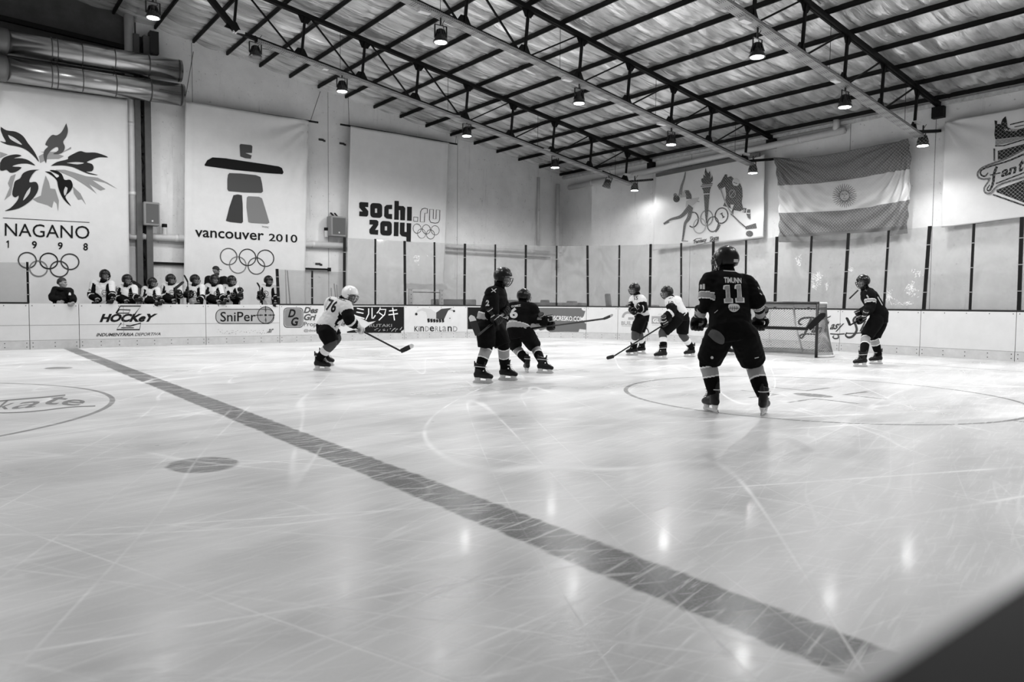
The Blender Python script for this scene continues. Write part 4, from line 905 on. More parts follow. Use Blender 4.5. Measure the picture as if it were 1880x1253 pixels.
for x, y, m in ((1431, 348, 0), (1549, 358, 0), (1662, 370, 0), (1488, 412, 1), (1602, 422, 0)): X_, Y_ = f([(x, y)])[0]; ring(bm, X_, Y_, 7.4, 8.5, 0.85, m, tilt=0.06)
lay('rings', bm, sf, [ink[30], ink[100]], root, 0.012, 9)
rod(root, 625, 228.5, 839, 265, 0.30, [(641, 230, 639, 175), (836, 264, 838, 248)])
# ---- torch banner on the end wall
root = empty('banner', one(1300, 455, 0.1), 'pale banner with torch, rings, figure skater and hockey player', 'banner', 'banners on the end wall')
cl = cloth(root, [(1204, 322), (1405, 284), (1402.5, 437), (1199.5, 460.5)], 0, XW - 0.22, lambda u, v: 0.03 + 0.02 * noise.noise(V((u * 3 + v * 2, v * 2 - u * 2, 4))) + 0.012 * math.sin(14 * (u + v)), 50, 40); sf = Surf([cl]); f = zm(1190, 300, 0.14362)
bm = bmesh.new(); pol(bm, f, [(738, 58), (725, 120), (735, 165), (708, 145), (710, 190), (685, 195), (682, 225), (700, 258), (720, 262), (800, 258), (828, 225), (830, 190), (818, 150), (812, 185), (800, 192), (800, 150), (790, 95), (775, 130), (750, 110)], 0, False)
stroke(bm, f([(690, 272), (828, 262)]), 2.0, 1); stroke(bm, f([(676, 295), (822, 285)]), 1.6, 0); pol(bm, f, [(688, 312), (808, 300), (795, 345), (790, 385), (712, 388), (708, 350)], 0, False); pol(bm, f, [(715, 400), (790, 395), (780, 480), (770, 620), (755, 765), (745, 770), (733, 690), (728, 620), (722, 520)], 0, False)
lay('torch_print', bm, sf, [ink[62], ink[80]], root, 0.016, 8)
bm = bmesh.new()
for x, y, rx, ry, m, a0, a1 in ((575, 722, 68, 95, 0, -100, 130), (660, 800, 78, 95, 3, 0, 360), (750, 700, 78, 98, 2, 0, 360), (830, 780, 72, 95, 1, 0, 360), (940, 670, 82, 98, 0, 0, 360)): X_, Y_ = f([(x, y)])[0]; ring(bm, X_, Y_, rx * .1436, ry * .1436, 2.2, m, a0, a1, tilt=-0.1)
stroke(bm, f([(938, 640), (966, 692)]), 2.4, 0); stroke(bm, f([(920, 652), (954, 634)]), 1.4, 0); stroke(bm, f([(950, 700), (984, 682)]), 1.4, 0); pol(bm, f, [(895, 765), (930, 790), (905, 845), (870, 885), (850, 870), (875, 830)], 1, False)
lay('rings', bm, sf, [ink[45], ink[80], ink[128], ink[170]], root, 0.012, 8)
bm = bmesh.new()
stroke(bm, f(bez([(215, 760), (300, 715), (420, 680), (500, 600), (540, 540)])), [2.2, 4, 6, 8, 8], 0); stroke(bm, f(bez([(555, 560), (520, 700), (475, 770), (455, 900), (440, 1000)])), [7, 7, 4.6, 3.6, 2.6], 0); stroke(bm, f([(428, 990), (512, 998)]), 1.8, 1); stroke(bm, f([(200, 775), (270, 745)]), 3.4, 0)
pol(bm, f, [(490, 480), (560, 450), (660, 435), (640, 480), (600, 520), (540, 560), (480, 560)], 2, False); stroke(bm, f(bez([(500, 540), (560, 490), (660, 490)])), 1.2, 1)
pol(bm, f, [(400, 380), (480, 350), (500, 430), (410, 440)], 2, False); pol(bm, f, [(465, 345), (520, 345), (555, 400), (560, 455), (490, 460), (485, 400)], 0, False); stroke(bm, f(bez([(410, 420), (430, 300), (465, 190), (480, 110)])), [6, 4.4, 3.2, 1.6], 1)
X_, Y_ = f([(365, 455)])[0]; disc(bm, X_, Y_, 6, 6.4, 3); X_, Y_ = f([(350, 410)])[0]; disc(bm, X_, Y_, 3.4, 4, 1)
lay('skater_print', bm, sf, [ink[80], ink[128], ink[188], ink[30]], root, 0.014, 8)
bm = bmesh.new()
pol(bm, f, [(985, 140), (1015, 145), (1015, 180), (1060, 165), (1100, 200), (1180, 260), (1205, 320), (1210, 420), (1200, 500), (1220, 590), (1180, 615), (1100, 600), (1090, 650), (1105, 695), (1055, 655), (1080, 590), (1040, 570), (960, 545), (985, 480), (1000, 400), (985, 300), (950, 320), (915, 340), (885, 290), (900, 265), (930, 240)], 0, False)
pol(bm, f, [(1218, 570), (1262, 575), (1250, 635), (1212, 630)], 1, False); pol(bm, f, [(1270, 590), (1310, 590), (1312, 720), (1275, 695), (1258, 650)], 1, False)
pol(bm, f, [(1240, 810), (1380, 765), (1392, 830), (1250, 845)], 1, False); X_, Y_ = f([(1298, 900)])[0]; disc(bm, X_, Y_, 6.6, 5.5, 1)
lay('hockey_print', bm, sf, [ink[62], ink[80]], root, 0.012, 8)
bm = bmesh.new(); X_, Y_ = f([(1125, 240)])[0]; disc(bm, X_, Y_, 6.5, 7.4, 0); stroke(bm, f([(1095, 245), (1155, 265)]), 1.6, 1); stroke(bm, f([(1110, 295), (1140, 290)]), 2.0, 1)
X_, Y_ = f([(1080, 390)])[0]; ring(bm, X_, Y_, 5.5, 7, 0.8, 2); stroke(bm, f([(1050, 430), (1110, 350)]), 0.8, 2); pol(bm, f, [(1055, 530), (1100, 530), (1080, 590), (1060, 570)], 0, False)
stroke(bm, f(bez([(925, 320), (960, 420), (1010, 540), (1090, 670)])), 2.2, 2); stroke(bm, f([(1090, 670), (1170, 750), (1245, 815)]), 2.0, 1); stroke(bm, f([(1232, 590), (1226, 630)]), 1.5, 0); stroke(bm, f([(1262, 640), (1305, 640)]), 1.8, 0)
lay('hockey_details', bm, sf, [ink[205], ink[62], ink[150]], root, 0.017, 8)
bm = bmesh.new(); text(bm, 'Fantasy', f([(590, 1045), (760, 1010), (750, 950), (580, 985)]), bold=0.03, shear=0.25); text(bm, 'Skate', f([(790, 1000), (908, 978), (900, 915), (785, 940)]), bold=0.03, shear=0.25); stroke(bm, f(bez([(580, 1055), (680, 1035), (800, 1005), (905, 990)])), 0.9, 0); stroke(bm, f(bez([(575, 995), (620, 965), (690, 960)])), 1.0, 0)
lay('lettering', bm, sf, [ink[45]], root, 0.012, 8)
# ---- flag
root = empty('flag', one(1550, 450, 0.1), 'large striped flag with a sun face, pinned by its upper corners', 'flag')
fz = zm(1420, 250, 0.17021)
_rows = [fz(bez(r, 10)) for r in ([(50, 240), (330, 245), (700, 200), (1100, 125), (1495, 40)], [(95, 545), (450, 525), (850, 482), (1250, 410), (1518, 368)], [(100, 833), (450, 822), (850, 800), (1250, 735), (1512, 690)], [(100, 1150), (450, 1150), (850, 1130), (1250, 1085), (1478, 1055)])]
def flag_q(u, v):
    k = min(2, int(v * 3)); t = v * 3 - k; r = []
    for row in (_rows[k], _rows[k + 1]):
        s = u * (len(row) - 1); i = min(len(row) - 2, int(s)); s -= i; r.append((row[i][0] * (1 - s) + row[i + 1][0] * s, row[i][1] * (1 - s) + row[i + 1][1] * s))
    return (r[0][0] * (1 - t) + r[1][0] * t, r[0][1] * (1 - t) + r[1][1] * t)
def flag_f(u, v):
    d = 0.2
    a2 = math.atan2(v * 1.0 + 0.02, (1.02 - u) * 1.45); r2 = math.hypot(v, (1 - u) * 1.45); d += 0.085 * math.sin(a2 * 34) * math.exp(-r2 * 1.5) * min(1, r2 * 6)
    a1 = math.atan2(v + 0.02, (u + 0.02) * 1.45); r1 = math.hypot(v, u * 1.45); d += 0.065 * math.sin(a1 * 26 + 1) * math.exp(-r1 * 2.0) * min(1, r1 * 6)
    w = v + 1.1 * (u - 0.45) ** 2 * (1.6 if u > 0.45 else 2.2); d += 0.045 * math.sin(w * 40 + 2 * noise.noise(V((u * 3, v * 3, 0)))) * (0.35 + 0.65 * v) + 0.014 * math.sin((u * 40 + v * 16))
    return d
cl = cloth(root, flag_q, 0, XW - 0.12, flag_f, 130, 100, [mat('flag_blue', 112, 0.7, spec=0.2, var=0.06), mat('flag_white', 208, 0.7, spec=0.2, var=0.04)], lambda v: 1 if 1 / 3 < v < 2 / 3 else 0, 'cloth'); sf = Surf([cl])
bm = bmesh.new(); X_, Y_ = fz([(768, 645)])[0]
for k in range(32):
    a = k * math.pi / 16; w = 1.0 if k % 2 else 0.0
    pts = [(X_ + r * math.cos(a + w * 0.05 * math.sin(j * 2.2)), Y_ + r * math.sin(a + w * 0.05 * math.sin(j * 2.2))) for j, r in enumerate((9.5, 13, 16.5, 20, 22.6))]
    stroke(bm, pts, [1.5, 1.3, 1.2, 1.0, 0.5])
ring(bm, X_, Y_, 8.9, 9.2, 1.1); stroke(bm, [(X_ - 5, Y_ - 2.6), (X_ - 1.8, Y_ - 2.8)], 1.2); stroke(bm, [(X_ + 1.8, Y_ - 2.8), (X_ + 5, Y_ - 2.6)], 1.2); stroke(bm, [(X_, Y_ - 2), (X_ - 0.8, Y_ + 1.5), (X_ + 0.8, Y_ + 1.6)], 0.7); stroke(bm, [(X_ - 2.6, Y_ + 4), (X_, Y_ + 4.6), (X_ + 2.6, Y_ + 4)], 0.9)
lay('sun_emblem', bm, sf, [ink[100]], root, 0.012, 6)
bm = bmesh.new(); disc(bm, X_, Y_, 8.6, 8.9); lay('sun_face', bm, sf, [ink[170]], root, 0.008, 6)
# ---- skate banner
root = empty('banner', one(1800, 415, 0.1), 'white banner with a hockey skate over a script crest, right edge', 'banner', 'banners on the end wall')
def sk_f(u, v): return 0.05 + 0.03 * math.sin(12 * math.atan2(v + 0.02, u + 0.02)) * max(0.0, 1 - math.hypot(u, v) * 0.7) + 0.015 * noise.noise(V((u * 3, v * 3, 14)))
cl = cloth(root, [(1736, 225), (2005, 176), (2000, 384), (1730, 418.5)], 0, XW - 0.16, sk_f); sf = Surf([cl]); f = zm(1700, 180, 0.19956)
bm = bmesh.new(); pol(bm, f, [(632, 205), (658, 212), (655, 240), (690, 240), (705, 195), (735, 168), (748, 230), (752, 268), (790, 290), (850, 290), (910, 275), (1010, 300), (1030, 350), (902, 365), (850, 358), (740, 372), (640, 382), (630, 340), (637, 260)], 0, False)
pol(bm, f, [(640, 388), (760, 375), (902, 342), (1010, 330), (1010, 352), (902, 372), (780, 410), (640, 437)], 1, False); stroke(bm, f([(638, 442), (720, 440), (902, 385), (1010, 360)]), 2.2, 0); stroke(bm, f([(775, 246), (902, 215)]), 2.2, 0); stroke(bm, f([(815, 268), (902, 250)]), 1.6, 0)
stroke(bm, f([(630, 465), (630, 580)]), 3.0, 2); pol(bm, f, [(662, 487), (902, 425), (1000, 400), (1000, 470), (902, 480), (760, 545), (700, 565), (662, 570)], 0, False); pol(bm, f, [(650, 845), (902, 755), (1000, 720), (1000, 1010), (902, 965), (830, 935), (650, 868)], 0, False); stroke(bm, f([(618, 890), (902, 990), (1000, 1020)]), 3.0, 2)
lay('crest_print', bm, sf, [ink[30], ink[150], ink[45]], root, 0.012, 9)
bm = bmesh.new(); band = [(1000, 425), (902, 468), (740, 548), (600, 600), (510, 640), (470, 690), (480, 740), (530, 756), (572, 758), (530, 830), (545, 880), (600, 886), (640, 842), (700, 800), (902, 738), (1000, 700)]
poly_mesh(bm, f(bez(band, 4)), 0); lay('band_border', bm, sf, [ink[100]], root, 0.015, 9)
bm = bmesh.new(); band2 = [(1000, 440), (902, 486), (745, 566), (606, 618), (520, 655), (488, 695), (496, 728), (535, 740), (600, 740), (548, 830), (558, 865), (596, 868), (630, 828), (700, 782), (902, 722), (1000, 685)]
poly_mesh(bm, f(bez(band2, 4)), 0); lay('band_print', bm, sf, [ink[205]], root, 0.018, 9)
bm = bmesh.new(); stroke(bm, f(bez([(575, 690), (545, 722), (508, 706), (515, 665), (600, 630), (760, 580), (902, 520), (1000, 480)])), [2.2, 3.2, 3.2, 3, 3, 3.4, 3.4]); stroke(bm, f(bez([(655, 632), (630, 700), (620, 780), (592, 850), (565, 842), (590, 800)])), [5, 5.4, 5, 3.6, 2.4, 1.6]); stroke(bm, f([(590, 712), (690, 690)]), 2.4)
text(bm, 'an', f([(692, 735), (838, 690), (838, 625), (692, 668)]), bold=0.04, shear=0.2); text(bm, 't', f([(850, 690), (905, 668), (905, 555), (860, 575)]), bold=0.04, shear=0.2); text(bm, 'asy', f([(915, 665), (1000, 640), (1000, 560), (915, 590)]), bold=0.04, shear=0.2); stroke(bm, f([(645, 790), (902, 690), (1000, 655)]), 2.6)
lay('lettering', bm, sf, [ink[30]], root, 0.021, 9)
bm = bmesh.new()
for k in range(8): stroke(bm, f([(722 + 15 * k, 285 - 1 * k), (738 + 15 * k, 305 - 1.6 * k)] if k < 2 else [(745 + 14 * k, 288), (735 + 14 * k, 308)]), 1.1)
lay('lace_print', bm, sf, [ink[205]], root, 0.017, 9)
# ================================================================ printing on the boards
BS = Surf([p for r, p in SECT])
def ad(i, name, bm, mats, e=0.004): return lay(name, bm, BS, mats, SECT[i][0], e, 10)
def split_ad(i): pass
# HOCKEY
f = zm(0, 480, 0.15957); bm = bmesh.new()
text(bm, 'HOCKeY', f([(1145, 702), (1775, 697), (1815, 603), (1165, 605)]), bold=0.05, shear=0.15)
stroke(bm, f([(1335, 598), (1385, 516), (1620, 516), (1542, 622)]), 2.2); stroke(bm, f([(1345, 590), (1375, 556), (1500, 562), (1480, 597), (1335, 598)]), 1.8)
stroke(bm, f([(1395, 710), (1342, 787), (1605, 787), (1620, 712), (1500, 745), (1450, 742)]), 2.2); stroke(bm, f([(1395, 765), (1540, 765)]), 1.6)
ad(2, 'hockey_lettering', bm, [ink[18]])
bm = bmesh.new(); text(bm, 'INDUMENTARIA', f([(1105, 866), (1535, 860), (1540, 824), (1112, 828)]), bold=0.03, shear=0.2); text(bm, 'DEPORTIVA', f([(1550, 860), (1845, 852), (1852, 820), (1556, 824)]), bold=0.01, shear=0.2); ad(2, 'small_lettering', bm, [ink[62]])
bm = bmesh.new(); stroke(bm, f([(1418, 520), (1422, 740), (1426, 985)]), 0.55); ad(2, 'panel_joint', bm, [ink[100]], 0.006)
# SniPer
f = zm(300, 480, 0.15957); bm = bmesh.new()
def pill(x0, y0, x1, y1, r): return [(x + (r * math.cos(t)), y + r * math.sin(t)) for x, y, a in ((x1 - r, y0 + r, -90), (x1 - r, y1 - r, 0), (x0 + r, y1 - r, 90), (x0 + r, y0 + r, 180)) for t in [math.radians(a + k * 15) for k in range(7)]]
poly_mesh(bm, f(pill(603, 552, 1270, 718, 70)), 0); X_, Y_ = f([(1175, 620)])[0]; ad(3, 'sign_ground', bm, [ink[170]], 0.003)
bm = bmesh.new(); disc(bm, X_, Y_, 15, 15.4); ad(3, 'scope_ground', bm, [ink[150]], 0.005)
bm = bmesh.new(); stroke(bm, f(pill(603, 552, 1270, 718, 70)), 1.1, 0, True); ring(bm, X_, Y_, 14.8, 15.2, 1.2); stroke(bm, f([(1060, 621), (1145, 620)]), 1.4); stroke(bm, f([(1205, 620), (1282, 619)]), 1.4); stroke(bm, f([(1174, 515), (1176, 590)]), 1.2); stroke(bm, f([(1176, 648), (1178, 705)]), 1.2); disc(bm, X_, Y_, 2.2)
for k in range(4): a = k * math.pi / 2; stroke(bm, [(X_ + 9 * math.cos(a) - 2 * math.sin(a), Y_ + 9 * math.sin(a) + 2 * math.cos(a)), (X_ + 9 * math.cos(a) + 2 * math.sin(a), Y_ + 9 * math.sin(a) - 2 * math.cos(a))], 0.9)
text(bm, 'SniPer', f([(655, 696), (1062, 690), (1062, 580), (655, 582)]), bold=0.008); ad(3, 'sign_lettering', bm, [ink[18]], 0.007)
rnd = random.Random(3); bm = bmesh.new()
for k in range(46):
    x = 620 + k * 13.0 + rnd.uniform(-4, 4); y = rnd.uniform(788, 832)
    if 905 < x < 925 or 1010 < x < 1030: continue
    stroke(bm, f([(x, y), (x + rnd.uniform(-6, 8), y + rnd.uniform(-10, 10))]), rnd.uniform(0.4, 0.9))
text(bm, '.ar', f([(1190, 824), (1262, 822), (1270, 776), (1196, 780)]), bold=0.02, shear=0.3); ad(3, 'worn_lettering', bm, [ink[80]])
# DG
bm = bmesh.new(); poly_mesh(bm, f(pill(1385, 537, 1605, 762, 38))); ad(4, 'square_logo', bm, [ink[128]], 0.003)
bm = bmesh.new(); stroke(bm, f(pill(1385, 537, 1605, 762, 38)), 0.8, 0, True); stroke(bm, f(pill(1393, 545, 1597, 754, 34)), 0.5, 1, True); text(bm, 'D', f([(1432, 645), (1512, 648), (1527, 553), (1450, 550)]), 0, bold=0.035, shear=0.1); text(bm, 'G', f([(1462, 742), (1545, 745), (1556, 645), (1478, 642)]), 0, bold=0.035, shear=0.1); ad(4, 'logo_letters', bm, [ink[18], ink[205]], 0.006)
bm = bmesh.new(); text(bm, 'Des', f([(1612, 598), (1775, 600), (1785, 528), (1620, 526)]), 0, bold=0.04, shear=0.2); text(bm, 'Gri', f([(1612, 680), (1752, 682), (1760, 608), (1620, 606)]), 0, bold=0.04, shear=0.2); text(bm, 'Prop', f([(1615, 762), (1762, 764), (1762, 700), (1615, 698)]), 1); text(bm, '@desim', f([(1615, 818), (1800, 818), (1800, 782), (1615, 780)]), 0)
text(bm, 's', [(619.6, 601), (624.6, 601), (624.6, 594), (619.6, 594)], 1); text(bm, 'lo', [(617.8, 609.5), (624.5, 609.5), (624.5, 602.5), (617.8, 602.5)], 0); ad(4, 'firm_lettering', bm, [ink[80], ink[30]])
# black panel with pale characters
f = zm(590, 420, 0.23943); bm = bmesh.new(); poly_mesh(bm, [(637, 563.5), (741.5, 563.5), (741.5, 611.5), (660, 611.5), (672, 601), (690, 590), (676, 592), (662, 584), (655, 580), (646, 575), (637, 566)]); poly_mesh(bm, [(637, 609), (650, 606), (662, 611.5), (637, 611.5)]); ad(4, 'black_ground', bm, [ink[18]], 0.003)
bm = bmesh.new(); W_ = 1.9
for p in ([(272, 612), (325, 622)], [(268, 640), (322, 650)], [(258, 668), (330, 690)]): stroke(bm, f(p), W_)
for p in ([(362, 612), (362, 655), (340, 700)], [(388, 608), (388, 690), (398, 688), (414, 665)]): stroke(bm, f(p), W_)
for p in ([(452, 606), (440, 632), (424, 650)], [(444, 620), (494, 620), (484, 660), (440, 704)], [(440, 644), (474, 668)]): stroke(bm, f(p), W_)
for p in ([(518, 632), (580, 624)], [(514, 662), (586, 652)], [(546, 606), (560, 704)]): stroke(bm, f(p), W_)
text(bm, 'RUTAKI', f([(368, 756), (540, 754), (540, 732), (368, 733)]), 1); lay('pale_characters', bm, BS, [ink[228], ink[150]], SECT[4][0], 0.006, 10)
rnd = random.Random(5); bm = bmesh.new()
for k in range(16): x, y = rnd.uniform(390, 625), rnd.uniform(770, 795); stroke(bm, f([(x, y), (x + rnd.uniform(5, 18), y - rnd.uniform(2, 16))]), rnd.uniform(0.3, 0.9))
ad(4, 'panel_scratches', bm, [ink[205]], 0.006)
# KINDERLAND
bm = bmesh.new(); poly_mesh(bm, f([(722, 650), (738, 622), (780, 610), (840, 618), (880, 645), (880, 692), (818, 700), (802, 640), (770, 628), (740, 640)]), 0); poly_mesh(bm, f([(880, 645), (920, 616), (1002, 608), (972, 630), (955, 665), (940, 698), (880, 692)]), 1)
ad(5, 'jester_hat', bm, [ink[188], ink[62]], 0.003)
bm = bmesh.new()
for x, y, r in ((727, 656, 2.4), (1017, 633, 2.0), (985, 688, 0.9)): X_, Y_ = f([(x, y)])[0]; disc(bm, X_, Y_, r)
stroke(bm, f([(974, 620), (1012, 628)]), 0.6)
for k in range(6): poly_mesh(bm, f([(810 + 22 * k, 698 - 2 * abs(k - 3)), (828 + 22 * k, 694 - 2 * abs(k - 3)), (832 + 22 * k, 716), (816 + 22 * k, 722)]))
ad(5, 'hat_details', bm, [ink[30]], 0.006)
bm = bmesh.new()
for s, x0, x1, m in (('K', 713, 742, 0), ('i', 746, 752, 0), ('n', 758, 786, 0), ('D', 796, 824, 1), ('e', 830, 864, 0), ('R', 872, 898, 1), ('L', 905, 922, 0), ('a', 928, 958, 1), ('n', 968, 1000, 0), ('D', 1010, 1042, 1)): text(bm, s, f(rect(x0, 750, x1, 789)), m, bold=0.005 if m else 0.015)
ad(5, 'name_lettering', bm, [ink[30], ink[128]])
# SOMOSCRESKO
f = zm(840, 420, 0.23943); bm = bmesh.new(); poly_mesh(bm, [(858.5, 564.5), (930, 565), (930, 611), (858.5, 610.5)], 1); poly_mesh(bm, [(930, 565), (1076.5, 566), (1076.5, 611.5), (1062, 610), (1050, 611.5), (1036, 609.5), (1018, 611), (930, 611)], 0); ad(6, 'grey_ground', bm, [ink[100], ink[18]], 0.003)
bm = bmesh.new(); text(bm, 'W.SOMOSCRESKO.COM', f([(596, 697), (965, 713), (965, 676), (596, 664)]), bold=0.012); stroke(bm, f([(775, 738), (890, 724)]), 0.9); ad(6, 'web_lettering', bm, [ink[228]], 0.006)
# BUIL and GL
f = zm(1090, 420, 0.20747); bm = bmesh.new(); X_, Y_ = f([(305, 788)])[0]; ring(bm, X_, Y_, 9.6, 9.4, 4.2, 0, 180, 300); stroke(bm, f([(305, 796), (355, 796)]), 4.4, 0)
text(bm, 'BUIL', f([(245, 854), (338, 854), (338, 820), (245, 820)]), 0, bold=0.02); stroke(bm, f([(248, 863), (335, 863)]), 0.6, 0); text(bm, 'D', f(rect(345, 820, 368, 854)), 0, bold=0.02); ad(8, 'arch_logo', bm, [ink[150]])
bm = bmesh.new(); poly_mesh(bm, f(rect(512, 776, 612, 843))); stroke(bm, f([(515, 854), (600, 854)]), 0.5); text(bm, '(Co', f([(568, 770), (600, 770), (604, 752), (572, 752)]), shear=0.3); ad(9, 'grey_block', bm, [ink[150]], 0.003)
bm = bmesh.new(); text(bm, 'GL', f([(526, 830), (578, 830), (578, 795), (526, 795)]), bold=0.02); ad(9, 'block_lettering', bm, [ink[228]], 0.006)
# script lettering behind the net
f = zm(1380, 480, 0.1676); bm = bmesh.new(); k = 3.4
stroke(bm, f(bez([(560, 690), (525, 690), (520, 655), (560, 625), (640, 618), (720, 625), (790, 632), (850, 610), (868, 598)])), [1.4, 3.2, k, k, k, 3.0, 2.6, 2, 1]); stroke(bm, f(bez([(655, 630), (620, 700), (585, 790), (548, 842), (525, 825), (560, 800), (640, 798), (720, 802)])), [4, 4.6, 4.2, 3, 2.6, 2.4, 2.2, 2])
stroke(bm, f([(600, 715), (660, 705)]), 2.6)
text(bm, 'an', f([(650, 785), (760, 785), (778, 722), (668, 722)]), bold=0.03, shear=0.25); text(bm, 't', f([(790, 780), (825, 778), (860, 625), (815, 640)]), bold=0.03, shear=0.2); text(bm, 'asy', f([(848, 775), (985, 770), (1018, 680), (870, 690)]), bold=0.03, shear=0.25)
stroke(bm, f(bez([(860, 795), (930, 800), (985, 798), (1020, 795)])), 2.2); stroke(bm, f(bez([(945, 800), (950, 838), (915, 848), (890, 832), (905, 815)])), [2, 2.6, 2.6, 2.2, 1.6])
SK = bmesh.new(); bm, FA = SK, bm
stroke(bm, f(bez([(1190, 605), (1140, 610), (1115, 650), (1140, 700), (1150, 760), (1110, 820), (1060, 835), (1030, 810), (1045, 780)])), [3, 3.6, 4, 4.4, 4.4, 4.4, 4, 3, 2]); stroke(bm, f(bez([(1030, 790), (1130, 790), (1240, 782), (1440, 778)])), 2.2)
text(bm, 'kate', f([(1180, 770), (1420, 765), (1450, 650), (1210, 655)]), bold=0.03, shear=0.25)
lay('script_lettering', FA, BS, [ink[62]], SECT[12][0], 0.004, 8); lay('script_lettering', SK, BS, [ink[62]], SECT[13][0], 0.004, 8)
# ================================================================ people
HZ = V((fwd.x, fwd.y, 0)).normalized(); RZ = V((right.x, right.y, 0)).normalized()
def face(a, dz=0.0):
    """horizontal direction: 0 = to the right of the view, 90 = away, 180 = left, 270 = toward the view"""
    t = math.radians(a); return (RZ * math.cos(t) + HZ * math.sin(t) + V((0, 0, dz))).normalized()
def basis(x, zhint):
    x = V(x).normalized(); z = V(zhint) - x * V(zhint).dot(x); z.normalize(); y = z.cross(x); return Matrix((x, y, z)).transposed()
skin = mat('skin', 140, 0.5); eye_m = mat('eye_dark', 40, 0.3)
J_dark = mat('jersey_black', 16, 0.8, spec=0.06, var=0.3, vscale=9); J_grey = mat('jersey_grey', 150, 0.75, spec=0.2); J_white = mat('jersey_white', 208, 0.75, spec=0.2); J_line = mat('trim_white', 224, 0.7)
P_black = mat('pants_black', 14, 0.75, spec=0.06, var=0.35, vscale=12); S_dark = mat('sock_black', 14, 0.85, spec=0.06); S_mid = mat('sock_charcoal', 70, 0.8, spec=0.2)
H_black = mat('helmet_black', 6, 0.3, spec=0.35); H_white = mat('helmet_white', 226, 0.25, coat=0.4); H_trim = mat('helmet_badge', 205, 0.4)
wire_m = mat('cage_wire', 40, 0.35, metal=0.3); boot_m = mat('boot_black', 8, 0.45, spec=0.3); hold_m = mat('blade_holder', 205, 0.35); steel_m = mat('blade_steel', 190, 0.2, metal=0.9); lace_m = mat('lace_white', 205, 0.7)
glove_m = mat('glove_black', 8, 0.5, spec=0.25); glove_w = mat('glove_white', 210, 0.5)
coat_m = mat('jacket_black', 14, 0.65, spec=0.1, var=0.3, vscale=14); hair_m = mat('hair_dark', 30, 0.6)
# ---- shared pieces in their own local space
def local_mesh(name, bm_or_me, mats, smooth=True):
    if isinstance(bm_or_me, bmesh.types.BMesh):
        bm_or_me.normal_update(); me = bpy.data.meshes.new(name); bm_or_me.to_mesh(me); bm_or_me.free()
    else: me = bm_or_me; me.name = name
    for m in mats: me.materials.append(m)
    if smooth:
        for p in me.polygons: p.use_smooth = True
    return me
def make_boot():
    bm = bmesh.new()
    loft(bm, [V((-0.125, 0, 0.115)), V((-0.10, 0, 0.12)), V((-0.03, 0, 0.125)), V((0.05, 0, 0.118)), V((0.11, 0, 0.105)), V((0.15, 0, 0.095)), V((0.165, 0, 0.09))], [(0.018, 0.03), (0.036, 0.045), (0.042, 0.052), (0.046, 0.052), (0.045, 0.042), (0.035, 0.032), (0.015, 0.018)], 14, side=V((0, 1, 0)))
    loft(bm, [V((-0.06, 0, 0.10)), V((-0.055, 0, 0.16)), V((-0.05, 0, 0.22)), V((-0.035, 0, 0.285))], [(0.045, 0.065), (0.045, 0.06), (0.05, 0.058), (0.056, 0.066)], 14, side=V((0, 1, 0)))
    loft(bm, [V((0.06, 0, 0.15)), V((0.035, 0, 0.2)), V((0.03, 0, 0.26)), V((0.045, 0, 0.32))], [(0.03, 0.015), (0.034, 0.014), (0.036, 0.013), (0.034, 0.011)], 12, side=V((0, 1, 0)))
    loft(bm, [V((-0.11, 0, 0.24)), V((-0.115, 0, 0.33))], [(0.022, 0.012), (0.018, 0.008)], 10, side=V((0, 1, 0)))
    return local_mesh('skate_boot', remesh(bm, 0.009, 3), [boot_m])
def make_holder():
    bm = bmesh.new()
    for x0, x1 in ((-0.115, -0.02), (0.05, 0.15)): loft(bm, [V(((x0 + x1) / 2, 0, 0.085)), V(((x0 + x1) / 2, 0, 0.03))], [(0.032, (x1 - x0) / 2), (0.012, (x1 - x0) / 2 * 0.85)], 10, side=V((0, 1, 0)))
    bar(bm, (-0.125, 0, 0.03), (0.155, 0, 0.03), 0.016, 0.022); return local_mesh('holder', bm, [hold_m], False)
def make_runner():
    bm = bmesh.new(); pts = [(-0.145, 0.014), (-0.13, 0.002), (-0.08, 0), (0.10, 0), (0.145, 0.004), (0.172, 0.018), (0.16, 0.024), (-0.135, 0.024)]
    a = [bm.verts.new((x, -0.003, z)) for x, z in pts]; b = [bm.verts.new((x, 0.003, z)) for x, z in pts]; bm.faces.new(a); bm.faces.new(b[::-1])
    for i in range(8): bm.faces.new((a[i], b[i], b[(i + 1) % 8], a[(i + 1) % 8]))
    return local_mesh('runner', bm, [steel_m], False)
def make_laces():
    bm = bmesh.new()
    for k in range(6):
        t = k / 5; c = V((0.115 - 0.06 * t, 0, 0.152 + 0.075 * t * t + 0.012 * t)); tube(bm, [c + V((0, -0.03, -0.004)), c + V((0.008, 0, 0.006)), c + V((-0.004, 0.03, -0.004))], 0.0045, 5)
    tube(bm, smoothpts([V((0.06, 0.035, 0.235)), V((0.03, 0.055, 0.24)), V((-0.05, 0.056, 0.245)), V((-0.115, 0.02, 0.245)), V((-0.115, -0.02, 0.245)), V((-0.05, -0.056, 0.245)), V((0.03, -0.055, 0.24)), V((0.06, -0.035, 0.235))], 3), 0.005, 5)
    return local_mesh('laces', bm, [lace_m])
